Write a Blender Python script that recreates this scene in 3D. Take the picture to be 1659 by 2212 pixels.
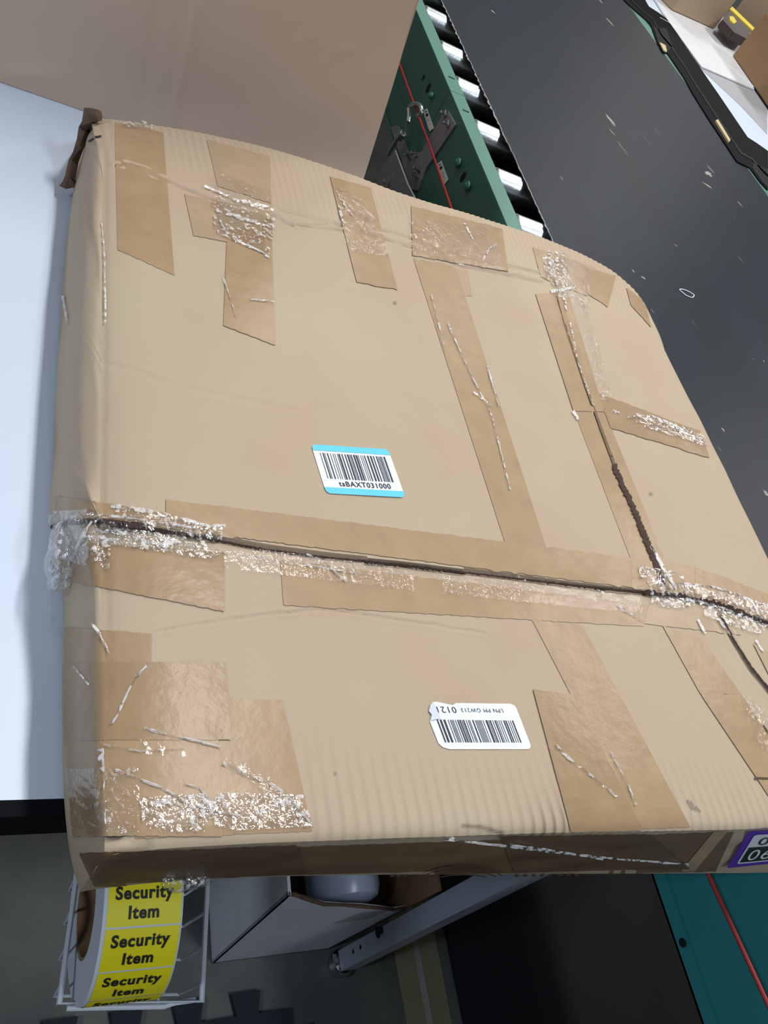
import bpy, bmesh, math, random
import numpy as np
from mathutils import Vector, Matrix
from mathutils.bvhtree import BVHTree
random.seed(7); rng = np.random.default_rng(7)
for o in list(bpy.data.objects): bpy.data.objects.remove(o)
SC = bpy.context.scene; COL = SC.collection

# ------------------------------------------------------------------ camera
F, CX, CY, CAMZ = 1790.0, 829.5, 1106.0, 1.45
XA = np.array([0.87266299, 0.13313394, 0.46982408])      # world axes seen from the camera (right, down, forward)
YA = np.array([-0.17707967, -0.81035399, 0.55854203])
YA /= np.linalg.norm(YA); XA -= YA * (XA @ YA); XA /= np.linalg.norm(XA)
DA = np.cross(YA, XA)
DA = DA if DA[1] > 0 else -DA
UA = -DA
cam = bpy.data.objects.new('camera', bpy.data.cameras.new('camera')); COL.objects.link(cam)
R = Matrix(((XA[0], -XA[1], -XA[2]), (YA[0], -YA[1], -YA[2]), (UA[0], -UA[1], -UA[2])))
cam.matrix_world = Matrix.Translation((0, 0, CAMZ)) @ R.to_4x4()
cam.data.sensor_fit = 'VERTICAL'; cam.data.sensor_height = 36; cam.data.lens = F / 2212 * 36
cam.data.clip_start = .02
SC.camera = cam

# ------------------------------------------------------------------ world, lamps, exposure
w = bpy.data.worlds.new('hall_air'); SC.world = w; w.use_nodes = True
bg = w.node_tree.nodes['Background']; bg.inputs[0].default_value = (.80, .90, 1, 1); bg.inputs[1].default_value = .22
SC.view_settings.view_transform = 'Standard'; SC.view_settings.look = 'None'
SC.view_settings.gamma = 1; SC.view_settings.use_curve_mapping = False
SC.view_settings.exposure = -0.08

def lamp(name, loc, sx, sy, power, color=(1, 1, 1), rot=(0, 0, 0)):
    l = bpy.data.lights.new(name, 'AREA'); l.shape = 'RECTANGLE'; l.size = sx; l.size_y = sy
    l.energy = power; l.color = color
    o = bpy.data.objects.new(name, l); COL.objects.link(o); o.location = loc; o.rotation_euler = rot
    return o
lamp('ceiling_lamp', (1.05, 1.45, 4.3), .22, 1.3, 94, (1, .97, .93))
lamp('ceiling_lamp', (4.9, 2.7, 4.6), .25, 1.4, 120, (1, .97, .93))
lamp('ceiling_lamp', (-1.2, 3.2, 4.8), .25, 1.4, 22, (.9, .95, 1))
lamp('ceiling_lamp', (2.0, 5.2, 4.6), .25, 1.4, 75, (1, .98, .95))
lamp('ceiling_lamp', (5.2, 6.8, 4.6), .25, 1.4, 75, (1, .98, .95))
lamp('ceiling_lamp', (1.3, -1.6, 4.4), .25, 1.4, 55, (.85, .93, 1))  # added fill behind the camera to brighten the back carton's front

side = lamp('left_fill_lamp', (-2.9, -.35, 3.2), .3, 1.2, 64, (.74, .85, 1))  # added bluish fill from the left, source unseen
side.rotation_euler = Vector((3.3, .55, -2.6)).to_track_quat('-Z', 'Y').to_euler()

# ------------------------------------------------------------------ helpers
def s2l(c): return tuple(((v / 255) / 12.92 if v / 255 <= .04045 else ((v / 255 + .055) / 1.055) ** 2.4) for v in c)
def P(px, py, z):
    r = np.array([px - CX, py - CY, F]); t = (CAMZ - z) / (r @ DA); p = r * t
    return np.array([p @ XA, p @ YA, z])
def PX(pts):
    pts = np.atleast_2d(pts); q = pts - np.array([0, 0, CAMZ])
    c = q[:, :1] * XA + q[:, 1:2] * YA + q[:, 2:3] * UA
    return c[:, :2] / c[:, 2:3] * F + np.array([CX, CY])

def mat(name, col, rough=.6, metal=0, var=0, vscale=20, bump=0, bscale=200, coat=0, coat_rough=.1, col2=None,
        stretch=None, alpha=None, spec=.5, attr=None, stain_and_shade=None):
    m = bpy.data.materials.new(name); m.use_nodes = True; nt = m.node_tree; b = nt.nodes['Principled BSDF']
    L = nt.links.new; N = nt.nodes.new
    c = (*s2l(col), 1); b.inputs['Base Color'].default_value = c
    b.inputs['Roughness'].default_value = rough; b.inputs['Metallic'].default_value = metal
    b.inputs['Coat Weight'].default_value = coat; b.inputs['Coat Roughness'].default_value = coat_rough
    b.inputs['Specular IOR Level'].default_value = spec
    tc = N('ShaderNodeTexCoord'); vec = tc.outputs['Object']
    if stretch:
        mp = N('ShaderNodeMapping'); mp.inputs['Scale'].default_value = stretch; L(vec, mp.inputs[0]); vec = mp.outputs[0]
    out = None
    if var or col2:
        n = N('ShaderNodeTexNoise'); n.inputs['Scale'].default_value = vscale; n.inputs['Detail'].default_value = 6
        L(vec, n.inputs['Vector'])
        mr = N('ShaderNodeMapRange'); mr.inputs[1].default_value = .3; mr.inputs[2].default_value = .7
        L(n.outputs[0], mr.inputs[0])
        mx = N('ShaderNodeMix'); mx.data_type = 'RGBA'
        c2 = s2l(col2) if col2 else tuple(v * (1 - var) for v in c[:3])
        mx.inputs[6].default_value = c; mx.inputs[7].default_value = (*c2, 1)
        L(mr.outputs[0], mx.inputs[0]); out = mx.outputs[2]
    if attr:
        a = N('ShaderNodeAttribute'); a.attribute_name = attr
        m2 = N('ShaderNodeMix'); m2.data_type = 'RGBA'
        if out: L(out, m2.inputs[6])
        else: m2.inputs[6].default_value = c
        m2.inputs[7].default_value = (*s2l(stain_and_shade), 1); L(a.outputs['Fac'], m2.inputs[0]); out = m2.outputs[2]
    if out: L(out, b.inputs['Base Color'])
    if bump:
        n = N('ShaderNodeTexNoise'); n.inputs['Scale'].default_value = bscale; n.inputs['Detail'].default_value = 4
        L(vec, n.inputs['Vector'])
        bp = N('ShaderNodeBump'); bp.inputs['Strength'].default_value = bump; bp.inputs['Distance'].default_value = .002
        L(n.outputs[0], bp.inputs['Height']); L(bp.outputs[0], b.inputs['Normal'])
        if coat: L(bp.outputs[0], b.inputs['Coat Normal'])
    if alpha is not None: b.inputs['Alpha'].default_value = alpha
    return m

def film_mat(name, gloss=.2, tint=(1, 1, 1), rough=.12, painted_glare=0, mscale=150, mthr=.5):
    m = bpy.data.materials.new(name); m.use_nodes = True; nt = m.node_tree; nt.nodes.clear()
    N = nt.nodes.new; L = nt.links.new
    o = N('ShaderNodeOutputMaterial'); mx = N('ShaderNodeMixShader'); t = N('ShaderNodeBsdfTransparent'); g = N('ShaderNodeBsdfGlossy')
    t.inputs[0].default_value = (*tint, 1); g.inputs['Roughness'].default_value = rough
    f0 = N('ShaderNodeLayerWeight'); f0.inputs[0].default_value = .5
    f = N('ShaderNodeMath'); f.operation = 'POWER'; f.inputs[1].default_value = 4; L(f0.outputs['Facing'], f.inputs[0])
    a = N('ShaderNodeMath'); a.operation = 'MULTIPLY_ADD'; a.inputs[1].default_value = .35; a.inputs[2].default_value = gloss
    n = N('ShaderNodeTexNoise'); n.inputs['Scale'].default_value = 260; n.inputs['Detail'].default_value = 3
    tc = N('ShaderNodeTexCoord'); L(tc.outputs['Object'], n.inputs['Vector'])
    bp = N('ShaderNodeBump'); bp.inputs['Strength'].default_value = .5; bp.inputs['Distance'].default_value = .002
    L(n.outputs[0], bp.inputs['Height']); L(bp.outputs[0], g.inputs['Normal'])
    L(f.outputs[0], a.inputs[0]); L(a.outputs[0], mx.inputs[0]); L(t.outputs[0], mx.inputs[1]); L(g.outputs[0], mx.inputs[2])
    if painted_glare:
        # broken white streaks in the film colour stand in for glare on creases
        n2 = N('ShaderNodeTexNoise'); n2.inputs['Scale'].default_value = mscale; n2.inputs['Detail'].default_value = 5; L(tc.outputs['Object'], n2.inputs['Vector'])
        r2 = N('ShaderNodeMapRange'); r2.inputs[1].default_value = mthr; r2.inputs[2].default_value = mthr + .1; r2.inputs[4].default_value = painted_glare; L(n2.outputs[0], r2.inputs[0])
        df = N('ShaderNodeBsdfDiffuse'); df.inputs[0].default_value = (.93, .93, .95, 1); tl = N('ShaderNodeBsdfTranslucent'); tl.inputs[0].default_value = (.93, .93, .95, 1)
        m3 = N('ShaderNodeMixShader'); m3.inputs[0].default_value = .3; L(df.outputs[0], m3.inputs[1]); L(tl.outputs[0], m3.inputs[2])
        m4 = N('ShaderNodeMixShader'); L(r2.outputs[0], m4.inputs[0]); L(mx.outputs[0], m4.inputs[1]); L(m3.outputs[0], m4.inputs[2]); L(m4.outputs[0], o.inputs[0]); return m
    L(mx.outputs[0], o.inputs[0]); return m

def link(name, me, m, parent=None):
    o = bpy.data.objects.new(name, me); COL.objects.link(o)
    if m and not me.materials: me.materials.append(m)
    if parent: o.parent = parent; o.matrix_parent_inverse = parent.matrix_world.inverted()
    return o
def mesh(name, vs, fs, m, parent=None, smooth=False):
    me = bpy.data.meshes.new(name); me.from_pydata([tuple(map(float, v)) for v in vs], [], fs); me.update()
    if smooth: me.polygons.foreach_set('use_smooth', [True] * len(me.polygons))
    return link(name, me, m, parent)
def frombm(name, bm, m, parent=None, smooth=False, bevel=0):
    if bevel: bmesh.ops.bevel(bm, geom=bm.edges[:], offset=bevel, segments=2, affect='EDGES', clamp_overlap=True)
    bmesh.ops.recalc_face_normals(bm, faces=bm.faces[:])
    me = bpy.data.meshes.new(name); bm.to_mesh(me); bm.free()
    if smooth:
        me.polygons.foreach_set('use_smooth', [True] * len(me.polygons))
        me.set_sharp_from_angle(angle=math.radians(40))
    return link(name, me, m, parent)
def box(bm, x0, x1, y0, y1, z0, z1):
    v = [bm.verts.new(p) for p in ((x0, y0, z0), (x1, y0, z0), (x1, y1, z0), (x0, y1, z0), (x0, y0, z1), (x1, y0, z1), (x1, y1, z1), (x0, y1, z1))]
    for f in ((0, 3, 2, 1), (4, 5, 6, 7), (0, 1, 5, 4), (1, 2, 6, 5), (2, 3, 7, 6), (3, 0, 4, 7)): bm.faces.new([v[i] for i in f])
def prism(bm, pts, z0, z1):
    a = [bm.verts.new((p[0], p[1], z0)) for p in pts]; b = [bm.verts.new((p[0], p[1], z1)) for p in pts]; n = len(pts)
    bm.faces.new(a[::-1]); bm.faces.new(b)
    for i in range(n): bm.faces.new((a[i], a[(i + 1) % n], b[(i + 1) % n], b[i]))
def tube(bm, pts, r, n=8, closed=False):
    pts = [Vector(p) for p in pts]; rings = []; N_ = len(pts); up = Vector((.13, .27, .95)).normalized()
    for i, p in enumerate(pts):
        a = pts[(i - 1) % N_] if (closed or i) else p; b = pts[(i + 1) % N_] if (closed or i < N_ - 1) else p
        d = (b - a).normalized(); s = d.cross(up)
        if s.length < .2: s = d.cross(Vector((1, 0, 0)))
        s.normalize(); t = d.cross(s).normalized(); rr = r[i] if hasattr(r, '__len__') else r
        rings.append([bm.verts.new(p + (s * math.cos(2 * math.pi * k / n) + t * math.sin(2 * math.pi * k / n)) * rr) for k in range(n)])
    for i in range(N_ if closed else N_ - 1):
        A, B = rings[i], rings[(i + 1) % N_]
        for k in range(n): bm.faces.new((A[k], A[(k + 1) % n], B[(k + 1) % n], B[k]))
    if not closed: bm.faces.new(rings[0][::-1]); bm.faces.new(rings[-1])
def lathe(bm, prof, origin, axis='Z', n=24):
    """prof: list of (radius, height along axis)"""
    o = Vector(origin); rings = []
    for r, h in prof:
        ring = []
        for k in range(n):
            a = 2 * math.pi * k / n; c, s = r * math.cos(a), r * math.sin(a)
            v = (c, s, h) if axis == 'Z' else ((h, c, s) if axis == 'X' else (s, h, c))
            ring.append(bm.verts.new(o + Vector(v)))
        rings.append(ring)
    for A, B in zip(rings, rings[1:]):
        for k in range(n): bm.faces.new((A[k], A[(k + 1) % n], B[(k + 1) % n], B[k]))
    bm.faces.new(rings[0][::-1]); bm.faces.new(rings[-1])
def thing(name, label, cat, loc=(0, 0, 0), group=None):
    o = bpy.data.objects.new(name, None); COL.objects.link(o); o.location = loc; o['label'] = label; o['category'] = cat
    o.empty_display_size = .05
    if group: o['group'] = group
    bpy.context.view_layer.update(); o.matrix_world = Matrix.Translation(loc)
    return o
def tag(o, label, cat, group=None):
    o['label'] = label; o['category'] = cat
    if group: o['group'] = group
    return o
def resample(pts, n):
    pts = np.array(pts, float)
    # Catmull-Rom densify
    P4 = np.vstack([2 * pts[0] - pts[1], pts, 2 * pts[-1] - pts[-2]]); den = []
    for i in range(1, len(P4) - 2):
        for t in np.linspace(0, 1, 20, endpoint=False):
            a, b, c, d = P4[i - 1:i + 3]
            den.append(.5 * ((2 * b) + (-a + c) * t + (2 * a - 5 * b + 4 * c - d) * t * t + (-a + 3 * b - 3 * c + d) * t ** 3))
    den.append(P4[-2]); den = np.array(den)
    s = np.r_[0, np.cumsum(np.linalg.norm(np.diff(den, axis=0), axis=1))]; s /= s[-1]
    u = np.linspace(0, 1, n)
    return np.stack([np.interp(u, s, den[:, k]) for k in range(den.shape[1])], 1)
def smoothnoise(x, y, f, seed):
    r = np.random.default_rng(seed); g = r.random((64, 64)) * 2 - 1
    X_, Y_ = np.asarray(x) * f + 17.3, np.asarray(y) * f + 9.1
    xi, yi = np.floor(X_).astype(int), np.floor(Y_).astype(int); fx, fy = X_ - xi, Y_ - yi
    fx = fx * fx * (3 - 2 * fx); fy = fy * fy * (3 - 2 * fy)
    G = lambda a, b: g[a % 64, b % 64]
    return (G(xi, yi) * (1 - fx) + G(xi + 1, yi) * fx) * (1 - fy) + (G(xi, yi + 1) * (1 - fx) + G(xi + 1, yi + 1) * fx) * fy
def polydist(p, line):
    """distance and signed side (+ = right of the walk in image axes) of points to a polyline"""
    best = np.full(len(p), 1e9); side = np.zeros(len(p))
    for a, b in zip(line, line[1:]):
        a = np.array(a, float); b = np.array(b, float); d = b - a; L2 = d @ d
        t = np.clip(((p - a) @ d) / L2, 0, 1); q = a + t[:, None] * d; v = p - q; dist = np.linalg.norm(v, axis=1)
        s = d[0] * (p[:, 1] - a[1]) - d[1] * (p[:, 0] - a[0])
        m = dist < best; best[m] = dist[m]; side[m] = np.sign(s[m])
    return best, side

# ------------------------------------------------------------------ materials
M = {}
M['kraft'] = mat('kraft_cardboard', (180, 165, 140), .75, col2=(178, 156, 134), vscale=6, bump=.12, bscale=500, attr='stain_and_shade', stain_and_shade=(62, 50, 46))
M['kraft_side'] = mat('kraft_cardboard_plain', (172, 150, 125), .8, var=.1, vscale=6, bump=.1, bscale=400)
M['kraft_grey'] = mat('grey_brown_cardboard', (214, 188, 168), .8, var=.08, vscale=4, bump=.08, bscale=200)
M['kraft_brown'] = mat('brown_cardboard', (150, 118, 84), .8, var=.1, vscale=6)
M['tape'] = mat('packing_tape', (168, 141, 109), .42, var=.13, vscale=45, bump=.25, bscale=90, coat=.12, coat_rough=.25, spec=.25)
M['tape2'] = mat('packing_tape_overlap', (160, 133, 101), .4, var=.13, vscale=40, bump=.3, bscale=80, coat=.12, coat_rough=.22, spec=.25)
M['tape_pale'] = mat('packing_tape_pale', (173, 150, 122), .45, var=.1, vscale=50, bump=.25, bscale=90, coat=.12, coat_rough=.25, spec=.25)
M['tape_side'] = mat('packing_tape_shaded', (126, 100, 72), .42, var=.15, vscale=30, bump=.2, bscale=90, coat=.12, coat_rough=.25, spec=.25)  # tape colour darkened to paint the shade of the near side
M['tape_side2'] = mat('packing_tape_deep_shaded', (112, 88, 64), .42, var=.15, vscale=30, bump=.2, bscale=90, coat=.12, coat_rough=.25, spec=.25)  # deeper tone of the same painted near-side shade
M['film'] = film_mat('clear_film', .2, rough=.08, painted_glare=.7, mscale=210, mthr=.54)
M['film_soft'] = film_mat('clear_film_soft', .07, rough=.1, painted_glare=.35, mscale=230, mthr=.6)
M['edge'] = mat('torn_cardboard_edge', (78, 58, 52), .9, var=.4, vscale=300, bump=.5, bscale=700)
M['crush'] = mat('crushed_cardboard', (112, 88, 72), .9, var=.4, vscale=120, bump=.6, bscale=300)
M['seam'] = mat('cardboard_seam', (118, 96, 74), .9)
M['print'] = mat('brown_print', (84, 62, 48), .8)
M['ink'] = mat('black_ink', (28, 28, 48), .6)
M['black_text'] = mat('black_text_ink', (20, 20, 18), .6)
M['paper'] = mat('label_paper', (228, 238, 242), .5)
M['cyan'] = mat('cyan_print', (88, 200, 235), .5)
M['purple'] = mat('purple_print', (92, 34, 176), .5)
M['yellow'] = mat('yellow_label', (236, 224, 10), .5, var=.05, vscale=10)
M['liner'] = mat('liner_paper', (205, 212, 222), .55)
M['white_top'] = mat('white_table_laminate', (210, 223, 240), .35, var=.03, vscale=3, spec=.4)
M['black_edge'] = mat('black_edge_band', (7, 9, 14), .8, spec=.15)
M['white_wire'] = mat('white_coated_wire', (205, 212, 222), .35)
M['white_card'] = mat('white_carton', (206, 211, 222), .6, var=.08, vscale=12)
M['grey_card'] = mat('grey_tape_patch', (160, 160, 165), .5)
M['grey_metal'] = mat('grey_painted_steel', (150, 158, 172), .4, var=.05, vscale=8)
M['chrome'] = mat('chrome', (210, 214, 218), .15, 1)
M['zinc'] = mat('zinc_plated_steel', (205, 214, 220), .3, .9, var=.2, vscale=60, bump=.15, bscale=150)
M['zinc_dull'] = mat('galvanised_plate', (150, 152, 160), .4, .3, var=.2, vscale=40)
M['green'] = mat('green_painted_steel', (78, 128, 112), .42, var=.05, vscale=15)
M['teal'] = mat('green_steel_shaded', (58, 112, 100), .42, var=.08, vscale=12)  # the rail's green with the web's shade put into the colour
M['teal_blue_lit'] = mat('green_steel_bluish_lit', (44, 140, 144), .42, var=.08, vscale=12)  # same rail paint, tinted for bluish light on the near section
M['hole'] = mat('dark_hole', (8, 8, 8), .9)
M['dark'] = mat('black_deck', (12, 13, 14), .8)
M['red'] = mat('red_cord', (150, 32, 30), .55)
M['belt'] = mat('black_rubber_belt', (26, 34, 46), .42, var=.4, vscale=4, bump=.12, bscale=600, stretch=(3, .35, 1), spec=.24)
M['belt_edge'] = mat('frayed_belt_edge', (140, 142, 142), .9)
M['scuff'] = mat('pale_scuff', (150, 146, 140), .7)
M['scuff_soft'] = mat('faint_scuff', (100, 98, 96), .7)
M['floor'] = mat('concrete_floor', (112, 114, 108), .45, col2=(70, 72, 72), vscale=5, bump=.15, bscale=30)
M['mat'] = mat('black_foam_mat', (30, 38, 48), .8, var=.2, vscale=80, bump=.3, bscale=300)
M['mat2'] = mat('dark_rubber_mat', (12, 14, 22), .75, var=.3, vscale=8)
M['floor_tape'] = mat('worn_floor_tape', (140, 136, 108), .5, var=.2, vscale=12)
M['poly'] = mat('white_poly_film', (228, 230, 234), .35, var=.04, vscale=6)
M['jar'] = mat('pale_plastic', (170, 182, 205), .3)
M['bright_yellow'] = mat('bright_yellow_plastic', (224, 200, 50), .4)
M['mud'] = mat('dark_purple_grey_plastic', (66, 56, 58), .5)
M['wood'] = mat('pale_wood', (196, 178, 134), .6)

# ------------------------------------------------------------------ floor and floor coverings
bm = bmesh.new(); box(bm, -3, 8, -2, 9, -.05, 0); fl = frombm('floor', bm, M['floor']); fl['kind'] = 'structure'
M['wall'] = mat('hall_wall', (120, 122, 124), .8, var=.1, vscale=1)
for nm, b_ in (('wall_left', (-3.1, -3, -2, 9)), ('wall_right', (8, 8.1, -2, 9)), ('wall_back', (-3.1, 8.1, 9, 9.1)), ('wall_front', (-3.1, 8.1, -2.1, -2))):
    bm = bmesh.new(); box(bm, *b_, 0, 6); frombm(nm, bm, M['wall'])['kind'] = 'structure'
def teeth(x0, x1, y, n, d):
    pts = []; w_ = (x1 - x0) / n
    for i in range(n):
        a = x0 + i * w_
        if i % 2 == 0: pts += [(a, y), (a + w_ * .98, y)]
        else: pts += [(a + w_ * .12, y), (a - w_ * .02, y + d), (a + w_ * 1.02, y + d), (a + w_ * .88, y)]
    return pts
bm = bmesh.new(); T = teeth(.18, .60, .125, 9, .032)
prism(bm, [(.18, -.45)] + T + [(.60, .125), (.60, .09), (.635, .10), (.635, .05), (.60, .06), (.60, -.45)], 0, .012)
tag(frombm('foam_mat', bm, M['mat']), 'black interlocking foam floor mat with jigsaw edge below the basket', 'mat')
bm = bmesh.new(); prism(bm, [(.925, -.6), (2.2, -.6), (2.2, 1.2), (.925, 1.2)], 0, .01)
tag(frombm('rubber_mat', bm, M['mat2'], bevel=.003), 'dark rubber floor mat right of the floor tape', 'mat')
bm = bmesh.new(); prism(bm, [(.825, -.6), (.905, -.6), (.905, .55), (.81, .55)], 0, .0012)
ft = tag(frombm('floor_tape', bm, M['floor_tape']), 'worn yellowish tape line stuck on the concrete floor', 'floor tape')
bm = bmesh.new(); prism(bm, [(.858, -.6), (.868, -.6), (.866, .5), (.853, .5)], .0012, .0022)
frombm('worn_ridge', bm, M['paper'] if 0 else M['scuff'], ft)

# ------------------------------------------------------------------ packing table
TY0 = P(60, 1727, .9)[1]
tb = thing('packing_table', 'white topped packing table with black edge under the taped carton', 'table', (0, TY0, 0))
bm = bmesh.new(); prism(bm, [(-1.2, TY0), (.70, TY0), (.70, 1.02), (.41, 1.02), (.41, 2.15), (-1.2, 2.15)], .880, .9)
frombm('table_top', bm, M['white_top'], tb)
bm = bmesh.new(); box(bm, -1.2, .705, TY0 - .010, TY0, .862, .8995); box(bm, .70, .705, TY0, 1.02, .862, .8995)
frombm('edge_band', bm, M['black_edge'], tb)
bm = bmesh.new(); box(bm, -1.2, .69, TY0 + .02, TY0 + .06, .78, .878); box(bm, .64, .69, TY0 + .06, 1.0, .80, .878)
frombm('apron', bm, M['black_edge'], tb)
LA, LB = P(737, 2098, .035), P(728, 2054, .035)
LW = LB[1] - LA[1]
def leg(x, y, vis=False):
    bm = bmesh.new(); x1 = x + .030; t = .003
    box(bm, x, x + t, y, y + LW, .035, .86); box(bm, x + t, x1, y, y + t, .035, .86); box(bm, x + t, x1, y + LW - t, y + LW, .035, .86)
    l = frombm('leg', bm, M['grey_metal'], tb)
    bm = bmesh.new(); lathe(bm, [(.006, .05), (.006, .03), (.017, .026), (.0225, .016), (.021, .005), (.016, 0)], (x + .012, y + LW * .45, 0)); frombm('foot', bm, M['chrome'], l, smooth=True)['label'] = 'chrome levelling foot'
    if vis:
        for px_, py_, r_ in ((768, 2055, .0035), (786, 2045, .0035), (829, 2012, .009), (838, 2008, .006)):
            rr_ = np.array([px_ - CX, py_ - CY, F]); p = rr_ * (x / (rr_ @ XA)); c_ = (x - .0007, p @ YA, CAMZ - p @ DA)
            bm = bmesh.new(); lathe(bm, [(r_, 0), (r_, .0006)], c_, 'X', 12); frombm('bolt_hole', bm, M['hole'], l)
leg(LA[0], LA[1], True)
for o_ in [c_ for c_ in tb.children if c_.name.startswith('leg')]:
    for v in o_.data.vertices: v.co.x -= .06 * (v.co.z - .03)
    for k_ in o_.children:
        if k_.name.startswith('bolt'):
            for v in k_.data.vertices: v.co.x -= .06 * (v.co.z - .03)
leg(-1.1, LA[1]); leg(-1.1, 2.0); leg(.33, 2.0); leg(.62, .93)

# ------------------------------------------------------------------ white carton on the floor with a torn top
wc = thing('white_carton', 'white carton with torn open top standing on the floor beside the table leg', 'box', (.58, .26, 0))
x0, x1, y0, y1 = .481, .690, .205, .42
def sheet(name, pts2d, o, u, v, t, m, parent):
    """prism of a 2-D outline laid in the plane o + a*u + b*v, t thick"""
    o, u, v = map(np.array, (o, u, v)); n = np.cross(u, v); k = len(pts2d)
    A = [o + a * u + b * v for a, b in pts2d]; B = [p - n * t for p in A]
    fs = [list(range(k)), list(range(2 * k - 1, k - 1, -1))] + [[i, i + k, (i + 1) % k + k, (i + 1) % k] for i in range(k)]
    ob = mesh(name, A + B, fs, m, parent); return ob
W_ = x1 - x0
def torn(pxl):
    out = []
    for px, py in pxl:
        r = np.array([px - CX, py - CY, F]); t = y0 / (r @ YA); p = r * t; out.append((p @ XA - x0, CAMZ - p @ DA))
    return out
tp = torn([(925, 1942), (905, 1950), (880, 1961), (850, 1966), (820, 1962), (780, 1958), (740, 1957), (700, 1954), (660, 1944), (640, 1936), (622, 1934)])
tp = [(min(a, W_), b) for a, b in tp]
sheet('front_panel', [(0, 0), (W_, 0), (W_, tp[0][1])] + tp[1:], (x0, y0, .001), (1, 0, 0), (0, 0, 1), .004, M['white_card'], wc)
hh = tp[-1][1]
aL = x0 + tp[-1][0]
vs_ = [(x0, y1, .001), (x0, y0, .001), (aL, y0, .001 + hh), (aL, y1, .001 + hh + .02)]
vs_ += [(v[0] + .004, v[1], v[2]) for v in vs_]
mesh('side_panel', vs_, [[0, 1, 2, 3], [7, 6, 5, 4], [0, 4, 5, 1], [1, 5, 6, 2], [2, 6, 7, 3], [3, 7, 4, 0]], M['white_card'], wc)
sheet('side_panel', [(0, 0), (y1 - y0, 0), (y1 - y0, .40), (0, .385)], (x1, y0, .001), (0, 1, 0), (0, 0, 1), .004, M['kraft_brown'], wc)
sheet('back_panel', [(0, 0), (W_, 0), (W_, .40), (0, .40)], (x1, y1, .001), (-1, 0, 0), (0, 0, 1), .004, M['kraft_brown'], wc)
bm = bmesh.new(); box(bm, x0, x1, y0, y1, .001, .005); frombm('bottom_panel', bm, M['kraft_brown'], wc)
sheet('tape_patch', [(.11, .20), (.165, .205), (.178, .26), (.13, .262)], (x0, y0 - .0006, .03), (1, 0, 0), (0, 0, 1), .0004, M['grey_card'], wc)
# torn brown lip
bm = bmesh.new(); lip = [np.array([x0 + a, y0 + .001 + random.uniform(-.001, .001), .001 + b + random.uniform(-.001, .001)]) for a, b in tp]
tube(bm, lip, [.0022 + random.random() * .0012 for _ in lip], 6); frombm('torn_lip', bm, M['crush'], wc)
# jar inside
jb = thing('plastic_jar', 'pale plastic jar lying inside the torn white carton', 'jar', (.60, .30, .25))
jc = P(762, 1920, .31)
bm = bmesh.new(); lathe(bm, [(.036, -.008), (.049, -.002), (.054, .012), (.054, .13), (.046, .14)], (jc[0], y0 + .022, jc[2] - .03), 'Y', 40); frombm('jar_body', bm, M['jar'], jb, smooth=True)
bm = bmesh.new(); lathe(bm, [(.036, .14), (.036, .165), (.032, .168)], (jc[0], y0 + .022, jc[2] - .03), 'Y', 40); frombm('lid', bm, M['grey_card'], jb, smooth=True)

# ------------------------------------------------------------------ wire basket and label roll
ZB = .65
bk = thing('wire_basket', 'white wire basket hanging under the near edge of the white table', 'basket', (.2, .16, ZB))
c1, c2, c3 = P(148, 1895, ZB), P(128, 2168, ZB), P(436, 2163, ZB)
BA, E1 = c2, (c3 - c2); LW1 = np.linalg.norm(E1); E1 = E1 / LW1; E2 = np.array([-E1[1], E1[0], 0]); BL = .27
def bp(a, b, z=0): return BA + E1 * a + E2 * b + np.array([0, 0, z])
bm = bmesh.new()
tube(bm, [bp(0, 0), bp(LW1, 0), bp(LW1, BL), bp(0, BL)], .0026, 8, True); frombm('rim', bm, M['white_wire'], bk, smooth=True)
bm = bmesh.new()
tube(bm, [bp(.008, -.002, -.010), bp(LW1 - .03, -.002, -.010), bp(LW1 - .022, 0, -.006), bp(LW1 - .004, .002, -.006)], .0022, 8); frombm('lower_rail', bm, M['white_wire'], bk, smooth=True)
DB = .058
for i in range(9):
    yy = .014 + i * .0285
    bm = bmesh.new(); tube(bm, [bp(0, yy), bp(.004, yy, -DB), bp(LW1 - .004, yy, -DB), bp(LW1, yy)], .0014, 6); frombm('cross_wire', bm, M['white_wire'], bk)
for i in range(2):
    xx = .045 + i * .05
    bm = bmesh.new(); tube(bm, [bp(xx, 0), bp(xx, .006, -DB - .002), bp(xx, BL, -DB - .002), bp(xx, BL)], .0014, 6); frombm('long_wire', bm, M['white_wire'], bk)
for xx in (0, LW1):
    for yy in (BL, BL - .08):
        p = bp(xx, yy); bm = bmesh.new(); tube(bm, [p, (p[0], p[1], .882 if yy > .2 or 1 else 0)], .0025, 8); frombm('hanger', bm, M['white_wire'], bk)

RC = np.array([0, .163, .672]); RR = .0735
rxl, rxr = .152, .214
rl = thing('label_roll', 'roll of yellow Security Item labels sitting in the wire basket', 'label roll', (.21, RC[1], RC[2]))
def ring(bm, x0_, x1_, ri, ro, n=72):
    rings = []
    for r_, x_ in ((ri, x0_), (ro, x0_), (ro, x1_), (ri, x1_)):
        rings.append([bm.verts.new((x_, RC[1] + r_ * math.sin(2 * math.pi * k / n), RC[2] + r_ * math.cos(2 * math.pi * k / n))) for k in range(n)])
    for j in range(4):
        A, B = rings[j], rings[(j + 1) % 4]
        for k in range(n): bm.faces.new((A[k], B[k], B[(k + 1) % n], A[(k + 1) % n]))
bm = bmesh.new(); ring(bm, rxl, rxr, .0405, RR); frombm('liner', bm, M['liner'], rl, smooth=True)
bm = bmesh.new(); ring(bm, rxl + .001, rxr - .001, .038, .0402); frombm('core', bm, M['kraft_brown'], rl, smooth=True)

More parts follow.
